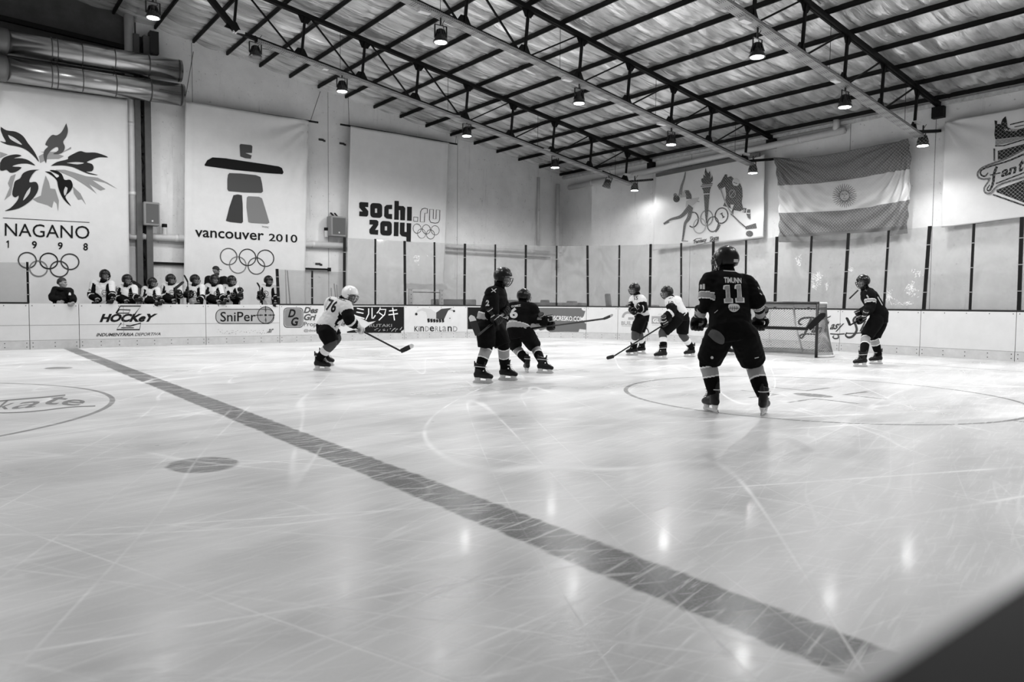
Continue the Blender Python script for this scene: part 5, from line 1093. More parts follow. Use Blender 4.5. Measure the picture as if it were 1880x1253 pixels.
def make_glove(bare=False):
    k = 0.78 if bare else 1.0; bm = bmesh.new(); fr = 0.0125 if bare else 0.0185
    for i, x in enumerate((-0.048, -0.016, 0.016, 0.048)):
        x *= k; L = (0.86, 1.0, 1.04, 0.94)[i]
        loft(bm, smoothpts([V((x, 0.028, 0.045)), V((x * 1.05, 0.036, -0.012)), V((x * 1.08, 0.014, -0.052 * L)), V((x * 1.05, -0.032, -0.056 * L)), V((x, -0.058, -0.022 * L)), V((x, -0.046, 0.006))], 3), [fr] * 6 + [fr * 0.95] * 6 + [fr * 0.85] * 4, 10)
    loft(bm, [V((0, 0.012, 0.12)), V((0, 0.018, 0.09)), V((0, 0.022, 0.05)), V((0, 0.026, 0.01))], [(0.036 * k, 0.026), (0.052 * k, 0.028), (0.064 * k, 0.027), (0.062 * k, 0.022)], 14, side=V((1, 0, 0)))
    loft(bm, smoothpts([V((0.048 * k, 0.01, 0.085)), V((0.074 * k, -0.012, 0.05)), V((0.066 * k, -0.046, 0.022)), V((0.036 * k, -0.066, 0.008))], 3), [fr * 1.25] * 5 + [fr] * 5, 10)
    if not bare: loft(bm, [V((0, 0.008, 0.10)), V((0, 0.006, 0.15)), V((0, 0.004, 0.21))], [(0.046, 0.044), (0.052, 0.050), (0.062, 0.058)], 16, side=V((1, 0, 0)))
    else: return bm
    me = remesh(bm, 0.0075, 2); me = local_mesh('glove', me, [glove_m, glove_w])
    for p in me.polygons:
        c = p.center
        if (0.180 < c.z < 0.194 and p.normal.z < 0.5) or (0.086 < c.z < 0.098) or (c.y > 0.03 and 0.03 < c.z < 0.04): p.material_index = 1
    return me
def make_helmet():
    bm = bmesh.new(); NU, NV = 40, 14; rows = []
    for j in range(NV + 1):
        r = []
        for i in range(NU):
            az = 2 * math.pi * i / NU; c = math.cos(az); low = (-2 + 10 * max(0, c)) if c > 0.1 else -34; 
            if abs(c) < 0.45: low = -40
            el = math.radians(90 - (90 - low) * j / NV); rad = V((0.142 * math.cos(el) * math.cos(az), 0.118 * math.cos(el) * math.sin(az), 0.132 * math.sin(el)))
            k = 1.0
            if 0.25 < j / NV < 0.8: k += 0.025 * max(0, math.cos(az * 4)) 
            if abs(math.sin(az)) < 0.16 and j / NV < 0.7: k += 0.03
            r.append(bm.verts.new(rad * k))
        rows.append(r)
    for a, b in zip(rows, rows[1:]):
        for i in range(NU): bm.faces.new((a[i], b[i], b[(i + 1) % NU], a[(i + 1) % NU]))
    bmesh.ops.remove_doubles(bm, verts=bm.verts, dist=1e-5)
    bmesh.ops.solidify(bm, geom=bm.faces[:], thickness=0.008)
    me = local_mesh('helmet', bm, []); return me
def make_cage():
    bm = bmesh.new()
    def pt(az, el): a, e = math.radians(az), math.radians(el); return V((0.165 * math.cos(e) * math.cos(a) - 0.005, 0.122 * math.cos(e) * math.sin(a), 0.16 * math.sin(e) - 0.005))
    for az in range(-70, 71, 20): tube(bm, [pt(az, e) for e in (2, -12, -26, -40, -54)], 0.0036, 5)
    for e in (2, -16, -34, -54): tube(bm, [pt(a, e) for a in range(-80, 81, 16)], 0.004, 5)
    return local_mesh('face_cage', bm, [wire_m])
BOOT, HOLD, RUN, LACE, GLOVE, HELM, CAGE = make_boot(), make_holder(), make_runner(), make_laces(), make_glove(), make_helmet(), make_cage()
HELM_W = HELM.copy(); HELM.materials.append(H_black); HELM_W.materials.append(H_white)
GLOVE_L = GLOVE.copy(); GLOVE_L.materials.clear(); GLOVE_L.materials.append(mat('glove_pale', 186, 0.5)); GLOVE_L.materials.append(glove_m)
def inst(name, me, root, Mw, parent=None):
    """a piece of shared mesh placed at world matrix Mw under parent"""
    o = bpy.data.objects.new(name, me); COL.objects.link(o); p = parent or root; o.parent = p
    o.matrix_basis = (Matrix.Translation(-wloc(root)) if p is root else p.matrix_basis.inverted() @ Matrix.Translation(-wloc(root))) @ Mw
    return o
def segd(p, a, b):
    ab = b - a; t = max(0.0, min(1.0, (p - a).dot(ab) / max(1e-9, ab.dot(ab)))); return (p - (a + ab * t)).length, t
def head_balls(bm, Mh):
    R = Mh.to_3x3()
    def bl(c, r): ball(bm, Mh @ V(c), r, 12, 8, R)
    bl((-0.005, 0, 0.02), (0.100, 0.078, 0.105)); bl((0.035, 0, -0.055), (0.062, 0.056, 0.062)); bl((0.104, 0, -0.018), (0.018, 0.016, 0.026)); bl((0.095, 0, -0.003), (0.012, 0.010, 0.03))
    bl((0.082, 0, 0.032), (0.022, 0.058, 0.013)); bl((0.090, 0, -0.062), (0.012, 0.027, 0.012)); bl((0.075, 0, -0.098), (0.024, 0.026, 0.018))
    for s in (-1, 1): bl((-0.005, s * 0.08, -0.005), (0.022, 0.012, 0.032)); bl((0.07, s * 0.042, -0.022), (0.026, 0.024, 0.022))
def person(label, D, J, team='dark', head_a=90.0, head_dz=0.0, feet=None, s=1.0, group=None, helmet='black', hem=False, sleeve_band=None, grips=None, bench=False, cage=True, floor_z=0.0, kind='player', pale_gloves=False, lean=0.0, sock=None, short=None):
    g = lambda k: atdepth(J[k][0], J[k][1], D + (J[k][2] if len(J[k]) > 2 else 0.0))
    nk, ch, pv = g('neck'), None, g('pelvis'); shA, shB, elA, elB, haA, haB = g('shA'), g('shB'), g('elA'), g('elB'), g('haA'), g('haB'); hd = g('head')
    side = (shB - shA).normalized(); upv = (nk - pv).normalized(); base = V((pv.x, pv.y, floor_z))
    root = empty('person', base, label, 'person', group)
    fdir = face(head_a, head_dz); Rh = basis(fdir, V((0, 0, 1)) + lean * V((0, 0, 0))); Mh = Matrix.Translation(hd) @ Rh.to_4x4() @ Matrix.Diagonal((s, s, s, 1))
    # hips and legs
    hips, knees, anks, skates = [], [], [], []
    hs = side - V((0, 0, side.z)); hs.normalize()
    if feet:
        for n, (k, hp, (fx, fy, fh)) in enumerate(feet):
            gp = ground(fx, fy, floor_z); fd = face(fh); Ms = Matrix.Translation(gp) @ basis(fd, V((0, 0, 1))).to_4x4() @ Matrix.Diagonal((s, s, s, 1))
            skates.append(Ms); anks.append(Ms @ V((-0.045, 0, 0.20))); knees.append(atdepth(k[0], k[1], D + k[2])); hips.append(atdepth(hp[0], hp[1], D + hp[2]))
    else:
        fd = face(265)
        for sg in (-1, 1):
            hp = pv + hs * (sg * 0.12); hips.append(hp); ft = V((hp.x, hp.y, floor_z)) + hs * (sg * 0.03); Ms = Matrix.Translation(ft) @ basis(fd, V((0, 0, 1))).to_4x4(); skates.append(Ms)
            anks.append(Ms @ V((-0.045, 0, 0.2))); knees.append((hp + anks[-1]) / 2 + fd * 0.06)
    # grip frames
    hands = []
    for h, e, gr in ((haA, elA, (grips or {}).get('A')), (haB, elB, (grips or {}).get('B'))):
        zd = (e - h).normalized(); xd = V(gr) if gr is not None else hs
        xd = xd.normalized()
        zz = zd - xd * zd.dot(xd)
        if zz.length < 0.3: zz = V((0, 0, 1)) - xd * xd.z
        Rg = basis(xd, zz); hands.append((Matrix.Translation(h) @ Rg.to_4x4() @ Matrix.Translation((0, 0.022, 0)) @ Matrix.Diagonal((s, s, s, 1)), Rg.col[2]))
    wr = [h + hands[i][1] * 0.12 * s for i, h in enumerate((haA, haB))]
    vox = (0.0105 if D < 9 else 0.012) if not bench else 0.015
    # body
    bm = bmesh.new(); head_balls(bm, Mh)
    loft(bm, [pv, pv.lerp(nk, 0.35), pv.lerp(nk, 0.72), pv.lerp(nk, 0.95)], [(0.14 * s, 0.10 * s), (0.12 * s, 0.09 * s), (0.14 * s, 0.10 * s), (0.10 * s, 0.08 * s)], 12, side=side)
    loft(bm, [pv.lerp(nk, 0.9), nk, hd.lerp(nk, 0.35), hd], [0.062 * s, 0.056 * s, 0.054 * s, 0.05 * s], 12, side=side)
    for a, e, w in ((shA, elA, wr[0]), (shB, elB, wr[1])): loft(bm, [pv.lerp(nk, 0.86), a, e, w], [0.06 * s, 0.055 * s, 0.042 * s, 0.032 * s], 10)
    for h, k, a in zip(hips, knees, anks): loft(bm, [pv, h, k, a], [0.10 * s, 0.085 * s, 0.055 * s, 0.04 * s], 10)
    if kind != 'player':
        for Mg, z in hands:
            b2 = make_glove(True); bmesh.ops.transform(b2, matrix=Mg, verts=b2.verts); t = bpy.data.meshes.new('t'); b2.to_mesh(t); b2.free(); bm.from_mesh(t); bpy.data.meshes.remove(t)
    me = remesh(bm, 0.0105 if not bench else 0.012, 2, 0.4)
    body = link('body', me, [skin, eye_m], root, True); Mi = Mh.inverted()
    off = wloc(root)
    for p in body.data.polygons:
        c = Mi @ (p.center + off)
        if c.x > 0.05 and (min((c - V((0.088, 0.031, 0.008))).length, (c - V((0.088, -0.031, 0.008))).length) < 0.014): p.material_index = 1
        if c.x > 0.05 and 0.026 < c.z < 0.036 and 0.012 < abs(c.y) < 0.055: p.material_index = 1
        if c.x > 0.07 and abs(c.z + 0.062) < 0.004 and abs(c.y) < 0.024: p.material_index = 1
    # jersey or jacket
    bm = bmesh.new(); k = s
    ch = pv.lerp(nk, 0.70)
    loft(bm, [pv.lerp(nk, -0.04), pv.lerp(nk, 0.12), pv.lerp(nk, 0.40), ch, pv.lerp(nk, 0.88), pv.lerp(nk, 1.0)], [(0.205 * k, 0.165 * k), (0.205 * k, 0.165 * k), (0.205 * k, 0.155 * k), (0.225 * k, 0.165 * k), (0.19 * k, 0.13 * k), (0.085 * k, 0.08 * k)], 20, side=side)
    for n_, (a, e, w) in enumerate(((shA, elA, wr[0]), (shB, elB, wr[1]))):
        inn = pv.lerp(nk, 0.84).lerp(a, 0.35); loft(bm, smoothpts([inn, a, a.lerp(e, 0.5), e, e.lerp(w, 0.85 if kind == 'player' else 1.0)], 3), [r * k * (0.86 if bench and i > 3 else 1.0) * (0.64 if short and i > (8.4 if short[n_] < 1 else 9.4) else 1.0) for i, r in enumerate([0.105] * 4 + [0.105, 0.102, 0.10, 0.098, 0.096, 0.094, 0.09, 0.082, 0.076])], 14)
        ball(bm, a, 0.104 * k, 12, 8)
    me = remesh(bm, vox, 4); wrinkle(me, 0.014 * k, 5.5, (sum(map(ord, label)) % 97) * 0.37, V((1, 1, 1.6)))
    me.update(); me.calc_loop_triangles()
    jm = [J_dark, J_grey, J_line] if team == 'dark' else ([J_white, J_dark, J_line] if team == 'white' else [coat_m, coat_m, coat_m])
    jer = link('jersey' if kind == 'player' else 'jacket', me, jm, root, True)
    L1a, L1b = (elA - shA).length, (elB - shB).length; hw = (shB - shA).length / 2; midc = (shA + shB) / 2
    if kind == 'player':
        for p in jer.data.polygons:
            c = p.center + off; best = None
            for sd, (a, e, w) in enumerate(((shA, elA, wr[0]), (shB, elB, wr[1]))):
                d0, t0 = segd(c, a, e); d1, t1 = segd(c, e, w); d, u = (d0, t0) if d0 < d1 else (d1, 1 + t1)
                if best is None or d < best[0]: best = (d, u, sd)
            dt, v = segd(c, pv, nk); ax = pv.lerp(nk, v); lat = abs((c - ax).dot(side))
            sleeve = best[0] < 0.125 * k and (best[1] > 0.12 or best[0] < dt * 0.6) and not (lat < hw * 0.62 and best[1] < 0.5)
            mi = 0
            if team == 'dark':
                if short and sleeve and best[1] > (1.5 if best[2] == 0 else 1.5): mi = 1
                lo, hi = (sleeve_band or {}).get(best[2], (0.72, 0.98))
                if sleeve and lo < best[1] < hi: mi = 1 if lo + 0.04 < best[1] < hi - 0.04 else 2
                if hem and not sleeve and v < 0.17: mi = 1 if v < 0.145 else 2
            else:
                if sleeve:
                    ax_ = ((shA, elA), (shB, elB))[best[2]]; pa = ax_[0].lerp(ax_[1], min(1, best[1])); inn_ = (c - pa).dot(side if best[2] == 0 else -side) > 0.012
                    if (best[1] < 0.95 and best[1] > 0.05 and bench and inn_) or (0.80 < best[1] < 1.05 or best[1] > 1.22) if bench else (0.42 < best[1] < 1.12 or best[1] > 1.32): mi = 1
                elif 0.18 < v < 0.84 and lat > (0.70 if bench else 0.80) * hw: mi = 1
            p.material_index = mi
    # trousers, socks, skates
    bm = bmesh.new()
    loft(bm, [pv.lerp(nk, 0.16), pv, (hips[0] + hips[1]) / 2 - upv * 0.06], [(0.185 * k, 0.15 * k), (0.20 * k, 0.17 * k), (0.17 * k, 0.15 * k)], 18, side=side)
    for h, kn in zip(hips, knees):
        d = (kn - h); loft(bm, smoothpts([pv.lerp(h, 0.55) + upv * 0.04, h, h.lerp(kn, 0.5), h.lerp(kn, 0.93)], 3), [0.13 * k] * 3 + [0.142 * k] * 3 + [0.138 * k, 0.134 * k, 0.13 * k, 0.128 * k], 16)
    me = remesh(bm, vox, 4); wrinkle(me, 0.010 * k, 6, 3.3 + sum(map(ord, label)) % 31); pan = link('hockey_pants' if kind == 'player' else 'trousers', me, [P_black], root, True)
    for n in range(2):
        kn, an = knees[n], anks[n]; h = hips[n]; up = (h - kn).normalized()
        if kind != 'player': continue
        bm = bmesh.new(); ps = smoothpts([kn + up * 0.10, kn, kn.lerp(an, 0.33), kn.lerp(an, 0.7), kn.lerp(an, 1.02)], 4); rs = [0.088, 0.09, 0.092, 0.092, 0.09, 0.088, 0.086, 0.084, 0.083, 0.082, 0.08, 0.078, 0.074, 0.070, 0.066, 0.062, 0.060]
        loft(bm, ps, [r * k for r in rs], 18); me = remesh(bm, 0.008 if not bench else 0.012, 3); wrinkle(me, 0.006 * k, 9, n + 1.7)
        so = link('sock', me, [S_dark, J_grey, J_line] if team == 'dark' else [S_mid, J_line, S_dark], root, True); L = (kn - an).length
        for p in so.data.polygons:
            t = (p.center + off - kn).dot(an - kn) / (L * L)
            if team == 'dark':
                a0, a1 = sock or (0.20, 0.52)
                p.material_index = 1 if a0 + 0.025 < t < a1 - 0.025 else (2 if a0 - 0.02 < t < a1 + 0.02 else 0)
            else: p.material_index = 1 if 0.34 < t < 0.60 else (2 if t >= 0.60 else 0)
    for Ms in skates:
        b = inst('skate', BOOT, root, Ms)
        if kind != 'player': b.name = 'shoe'; continue
        inst('holder', HOLD, root, Ms, b); inst('runner', RUN, root, Ms, b); inst('laces', LACE, root, Ms, b)
    if kind == 'player':
        for Mg, z in hands: inst('glove', GLOVE_L if pale_gloves else GLOVE, root, Mg @ Matrix.Diagonal((0.86, 0.86, 0.86, 1)) if bench else Mg)
        hm = inst('helmet', HELM_W if helmet == 'white' else HELM, root, Mh @ Matrix.Translation((0, 0, 0.012)))
        bm = bmesh.new()
        for sg in (-1, 1): loft(bm, [Mh @ V((0.0, sg * 0.100, -0.02)), Mh @ V((0.0, sg * 0.118, -0.02))], [(0.036 * s, 0.042 * s)] * 2, 14, side=Rh.col[0])
        link_mesh = bpy.data.meshes.new('ear_guard'); bm.normal_update(); bm.to_mesh(link_mesh); bm.free(); o = link('ear_guard', link_mesh, [H_black if helmet == 'black' else H_white], root)
        bm = bmesh.new(); loft(bm, [nk - upv * 0.02, nk.lerp(hd, 0.30), nk.lerp(hd, 0.62)], [0.088 * s, 0.076 * s, 0.070 * s], 14, side=side); obj('neck_guard', bm, [S_dark], root, True)
        if cage: inst('face_cage', CAGE, root, Mh)
        bm = bmesh.new(); tube(bm, smoothpts([Mh @ V((0.02, 0.095, -0.03)), Mh @ V((0.05, 0.07, -0.10)), Mh @ V((0.06, 0, -0.128)), Mh @ V((0.05, -0.07, -0.10)), Mh @ V((0.02, -0.095, -0.03))], 4), 0.006, 6); obj('chin_strap', bm, [H_black], root)
    return dict(root=root, jersey=jer, Mh=Mh, haA=haA, haB=haB, pants=pan, hands=hands)
def mark(P, name, bm, mats, target='jersey', e=0.004): return lay(name, bm, Surf([P[target]]), mats, P['root'], e, 4)
def stick(butt, heel, toe, label, group='hockey sticks held by players', blade_m=None, tip_m=None, thick=0.028, h=0.075):
    butt, heel, toe = V(butt), V(heel), V(toe); root = empty('hockey_stick', heel, label, 'hockey stick', group); d = (heel - butt).normalized()
    bm = bmesh.new(); n = 10; up = d.cross((toe - heel)).normalized()
    bar(bm, butt, heel, thick, 0.02, up); bmesh.ops.bevel(bm, geom=bm.edges[:], offset=0.004, segments=1, affect='EDGES'); obj('shaft', bm, [mat('stick_black', 16, 0.4)], root)
    bm = bmesh.new(); t = (toe - heel).normalized(); w = up.cross(t).normalized(); sw = 1 if w.dot(-d) > 0 else -1; rows = []; L = (toe - heel).length
    for i in range(n + 1):
        u = i / n; c = heel + t * (L * u) + up * (0.03 * u * u); hh = h * (0.80 + 0.20 * min(1, u * 2.5)) * (1 - 0.18 * u) * (1 if u < 0.86 else math.sqrt(max(0.05, 1 - ((u - 0.86) / 0.14) ** 2)))
        lo, hi = c - w * (hh * 0.5), c + w * (hh * 0.5); rows.append([bm.verts.new(lo + up * 0.006), bm.verts.new(hi + up * 0.006), bm.verts.new(hi - up * 0.006), bm.verts.new(lo - up * 0.006)])
    for i, (a, b) in enumerate(zip(rows, rows[1:])):
        for k in range(4): bm.faces.new((a[k], b[k], b[(k + 1) % 4], a[(k + 1) % 4])).material_index = 1 if i >= 7 else 0
    bm.faces.new(rows[0]); bm.faces.new(rows[-1][::-1]).material_index = 1
    obj('blade', bm, [blade_m or mat('blade_tape', 16, 0.7), tip_m or blade_m or mat('blade_tape', 16)], root)
    bm = bmesh.new(); bar(bm, butt, butt + d * 0.14, thick + 0.008, 0.028, up); obj('grip_tape', bm, [mat('grip_tape_white', 200, 0.7)], root)
    return root
def dpt(x, y): return depth_of(ground(x, y))
exec_people = True
# ================================================================ the skaters on the ice
Z7 = lambda x, y, d=0.0: (1240 + 0.27137 * x, 440 + 0.27137 * y, d)
Z5 = lambda x, y, d=0.0: (840 + 0.23943 * x, 420 + 0.23943 * y, d)
Z4 = lambda x, y, d=0.0: (590 + 0.23943 * x, 420 + 0.23943 * y, d)
Z6 = lambda x, y, d=0.0: (1090 + 0.20747 * x, 420 + 0.20747 * y, d)
Z8 = lambda x, y, d=0.0: (1380 + 0.1676 * x, 480 + 0.1676 * y, d)
def at3(D): return lambda t: atdepth(t[0], t[1], D + t[2])
# ---- number 11
D = 7.62; A = at3(D)
sb, sh_, st_ = A((1283, 597.5, 0.28)), A((1484, 604, 0.20)), A((1513, 573.5, 0.12)); gd = (sh_ - sb).normalized()
P11 = person('dark-clad skater number 11 seen from behind, closest to the camera', D, dict(head=Z7(342, 138, 0.16), neck=Z7(348, 222, 0.12), shA=Z7(242, 286, 0.10), shB=Z7(478, 310, 0.06), pelvis=Z7(372, 590, -0.05), elA=Z7(206, 432, 0.04), elB=Z7(550, 430, 0.0), haA=Z7(150, 578, 0.26), haB=Z7(565, 578, 0.24)),
    'dark', 128, 0.0, [(Z7(222, 830, 0.16), Z7(300, 650, -0.02), (1306, 757, 105)), (Z7(528, 838, 0.12), Z7(462, 650, -0.06), (1402, 762, 60))], 1.03, grips=dict(A=gd, B=gd), sleeve_band={0: (0.62, 0.92), 1: (1.02, 1.30)}, sock=(0.14, 0.46), short=(0.95, 1.33))
f = zm(1240, 440, 0.27137)
ONE = [(0, 22), (4, 4), (20, 0), (44, 0), (50, 92), (66, 92), (68, 124), (8, 124), (6, 94), (20, 93), (17, 30), (2, 32)]
bm = bmesh.new()
for x, y in ((322, 308), (398, 304)): poly_mesh(bm, f([(x + a, y + b) for a, b in ONE]))
mark(P11, 'number_border', bm, [ink[228]])
bm = bmesh.new()
for x, y in ((322, 308), (398, 304)): poly_mesh(bm, f([(x + 34 + (a - 34) * 0.78 + (2 if a < 30 else -1), y + 62 + (b - 62) * 0.89) for a, b in ONE]))
mark(P11, 'number', bm, [ink[150]], e=0.008)
bm = bmesh.new(); text(bm, 'TIMUNN', f([(330, 294), (446, 298), (444, 262), (328, 256)]), 0, bold=0.03); mark(P11, 'name_letters', bm, [ink[205]])
bm = bmesh.new(); poly_mesh(bm, f(bez([(358, 462), (362, 442), (395, 436), (425, 442), (434, 464), (418, 484), (396, 492), (372, 484), (358, 462)], 3)[:-1])); mark(P11, 'emblem', bm, [ink[205]])
bm = bmesh.new()
for x in (372, 384, 397, 410, 420): stroke(bm, f([(x, 452 + abs(x - 396) * .1), (x - 1, 470), (x, 484 - abs(x - 396) * .3)]), 0.8)
stroke(bm, f([(362, 466), (430, 467)]), 0.7); mark(P11, 'emblem_bars', bm, [ink[18]], e=0.008)
bm = bmesh.new(); stroke(bm, f([(325, 212), (372, 216), (424, 218)]), 1.2); stroke(bm, f([(265, 498), (288, 478)]), 1.0); text(bm, '1', f([(186, 338), (200, 338), (200, 302), (186, 302)]), bold=.05); text(bm, '1', f([(168, 336), (182, 336), (182, 306), (168, 306)]), bold=.05); stroke(bm, f([(556, 322), (566, 338)]), 1.4); stroke(bm, f([(570, 364), (584, 376)]), 1.4); mark(P11, 'small_marks', bm, [ink[188]])
bm = bmesh.new(); poly_mesh(bm, f(bez([(222, 645), (250, 610), (300, 625), (335, 670), (318, 708), (268, 690), (222, 645)], 3)[:-1])); mark(P11, 'pants_patch', bm, [ink[80]], 'pants', 0.006)
bm = bmesh.new(); X_, Y_ = f([(248, 798)])[0]; disc(bm, X_, Y_, 2.6); stroke(bm, f([(535, 802), (562, 796)]), 1.6); mark(P11, 'pants_badges', bm, [ink[188]], 'pants', 0.005)
Mh = P11['Mh']; bm = bmesh.new(); box(bm, (-0.140, -0.050, -0.03), (-0.128, 0.0, 0.0)); bmesh.ops.transform(bm, matrix=Mh @ Matrix.Rotation(-0.35, 4, 'Z'), verts=bm.verts); obj('helmet_badge', bm, [H_trim], P11['root'])
stick(sb, sh_, st_, 'black hockey stick held level by number 11, blade across the goal post', thick=0.034, h=0.078)
# ---- number 8 (standing, profile)
D = 10.6; A = at3(D); sb, sh_, st_ = A(Z5(372, 640, -0.05)), A(Z5(158, 818, -0.35)), A(Z5(108, 660, -0.30)); gd = (sh_ - sb).normalized()
P8 = person('tall dark-clad skater in profile, standing upright with stick tucked low, left of number 6', D, dict(head=Z5(348, 372, 0.0), neck=Z5(318, 452, 0.0), shA=Z5(262, 500, -0.17), shB=Z5(320, 496, 0.19), pelvis=Z5(232, 705, 0.0), elA=Z5(268, 640, -0.24), elB=Z5(350, 610, 0.16), haA=Z5(300, 702, -0.22), haB=Z5(368, 642, -0.04)),
    'dark', 345, -0.12, [(Z5(222, 915, -0.05), Z5(218, 760, -0.11), (885, 704, 350)), (Z5(352, 905, 0.08), Z5(290, 765, 0.11), (931, 699, 345))], 0.98, hem=True, grips=dict(A=gd, B=gd), sleeve_band={0: (3, 4), 1: (3, 4)}, sock=(0.06, 0.48))
f = zm(840, 420, 0.23943); bm = bmesh.new(); text(bm, '2', f([(216, 594), (244, 594), (244, 548), (220, 548)]), bold=.05); stroke(bm, f([(258, 488), (298, 462)]), 1.4); stroke(bm, f([(262, 462), (292, 490)]), 1.4); stroke(bm, f([(270, 474), (286, 476)]), 1.6); mark(P8, 'sleeve_marks', bm, [ink[188]])
stick(sb, sh_, st_, 'hockey stick of the standing dark-clad skater, pale blade turned up behind him', blade_m=mat('blade_tape', 16), tip_m=mat('blade_pale', 214, 0.5), h=0.11)
# ---- number 6 (bent, from behind)
D = 12.25; A = at3(D); sb, sh_, st_ = A(Z5(505, 775, 0.1)), A(Z5(1120, 692, -0.5)), A(Z5(1196, 668, -0.55)); gd = (sh_ - sb).normalized()
P6 = person('dark-clad skater number 6 seen from behind, bent, reaching a stick out to the right', D, dict(head=Z5(508, 520, 0.16), neck=Z5(498, 572, 0.12), shA=Z5(420, 610, 0.05), shB=Z5(572, 615, 0.05), pelvis=Z5(462, 775, -0.05), elA=Z5(398, 690, 0.1), elB=Z5(622, 705, 0.02), haA=Z5(668, 728, 0.0), haB=Z5(712, 752, -0.06)),
    'dark', 48, -0.1, [(Z5(440, 905, 0.2), Z5(425, 810, 0.0), (967, 684, 100)), (Z5(592, 905, 0.2), Z5(528, 808, -0.05), (999, 686, 345))], 0.95, hem=True, grips=dict(A=gd, B=gd), sleeve_band={0: (0.72, 0.98), 1: (0.85, 1.15)}, sock=(0.2, 0.5))
bm = bmesh.new(); text(bm, '6', f([(402, 690), (462, 688), (460, 606), (400, 608)]), bold=.04); mark(P6, 'number', bm, [ink[205]]); bm = bmesh.new(); text(bm, 'GOMEZ', f([(412, 606), (484, 598), (484, 582), (412, 590)]), bold=.03); stroke(bm, f([(395, 708), (425, 704), (458, 712)]), 1.6); mark(P6, 'name_letters', bm, [ink[188]])
stick(sb, sh_, st_, 'long hockey stick of number 6 reaching right over the grey web address panel', tip_m=mat('blade_grey', 150, 0.5), h=0.05)
# ---- number 76 (white helmet)
D = 12.15; A = at3(D); sb, sh_, st_ = A(Z4(150, 700, 0.22)), A(Z4(610, 940, -0.30)), A(Z4(716, 893, -0.42)); gd = (sh_ - sb).normalized()
P76 = person('white-clad skater number 76 with a white helmet, leaning forward over a stick', D, dict(head=Z4(218, 505, -0.05), neck=Z4(168, 545, 0.0), shA=Z4(70, 572, 0.19), shB=Z4(188, 598, -0.16), pelvis=Z4(40, 760, 0.0), elA=Z4(75, 690, 0.30), elB=Z4(216, 700, -0.25), haA=Z4(158, 712, 0.20), haB=Z4(290, 778, -0.02)),
    'white', 345, -0.25, [(Z4(78, 880, -0.1), Z4(40, 790, -0.11), (590, 681, 352)), (Z4(112, 840, 0.12), Z4(62, 785, 0.11), (598, 672, 350))], 1.0, helmet='white', grips=dict(A=gd, B=gd), pale_gloves=True)
f = zm(590, 420, 0.23943); bm = bmesh.new(); text(bm, '76', f([(30, 625), (100, 650), (132, 560), (62, 535)]), bold=.03); mark(P76, 'number', bm, [ink[18]]); bm = bmesh.new(); text(bm, 'RIZZIK', f([(112, 530), (188, 562), (196, 542), (122, 508)]), bold=.02); mark(P76, 'name_letters', bm, [ink[45]])
stick(sb, sh_, st_, 'black hockey stick of the white-helmeted skater, pale blade tip raised off the ice', tip_m=mat('blade_pale', 214, 0.5), h=0.085)
# ---- number 15
D = 16.2; A = at3(D); sb, sh_, st_ = A(Z6(345, 735, -0.2)), A(Z6(478, 895, 0.3)), A(Z6(500, 930, 0.35)); gd = (sh_ - sb).normalized()
P15 = person('white-clad skater number 15 with arms folded in, left of number 10', D, dict(head=Z6(362, 535, -0.05), neck=Z6(385, 588, 0.0), shA=Z6(352, 630, 0.14), shB=Z6(425, 630, -0.15), pelvis=Z6(425, 770, 0.0), elA=Z6(345, 690, 0.1), elB=Z6(432, 700, -0.2), haA=Z6(340, 722, -0.05), haB=Z6(355, 735, -0.22)),
    'white', 205, -0.08, [(Z6(368, 925, -0.1), Z6(415, 805, -0.1), (1161, 653, 190)), (Z6(402, 920, 0.1), Z6(432, 805, 0.1), (1176, 650, 188))], 0.95, grips=dict(A=gd, B=gd))
f = zm(1090, 420, 0.20747); bm = bmesh.new(); text(bm, '15', f([(360, 634), (392, 632), (390, 598), (360, 600)]), bold=.02); stroke(bm, f([(358, 586), (388, 580)]), 1.2); mark(P15, 'number', bm, [ink[30]])
stick(sb, sh_, st_, 'short visible hockey stick of number 15, blade behind his thigh', h=0.06)
# ---- number 10
D = 15.6; A = at3(D); sb, sh_, st_ = A(Z6(745, 772, 0.0)), A(Z6(178, 1130, -0.5)), A(Z6(118, 1148, -0.55)); gd = (sh_ - sb).normalized()
P10 = person('white-clad skater number 10 striding with knees bent, stick low to the left', D, dict(head=Z6(650, 565, -0.1), neck=Z6(685, 618, -0.02), shA=Z6(672, 645, -0.17), shB=Z6(738, 640, 0.16), pelvis=Z6(770, 765, 0.05), elA=Z6(692, 735, -0.3), elB=Z6(735, 730, 0.2), haA=Z6(622, 838, -0.28), haB=Z6(660, 812, -0.2)),
    'white', 200, -0.1, [(Z6(612, 918, -0.1), Z6(735, 800, -0.1), (1214, 660, 185)), (Z6(785, 935, 0.25), Z6(790, 800, 0.15), (1267, 656, 200))], 0.98, grips=dict(A=gd, B=gd))
bm = bmesh.new(); text(bm, '10', f([(662, 682), (704, 680), (704, 642), (662, 644)]), bold=.02); stroke(bm, f([(665, 620), (700, 612)]), 1.2); mark(P10, 'number', bm, [ink[30]])
stick(sb, sh_, st_, 'dark hockey stick of number 10 slanting down to the ice on the left', h=0.08)
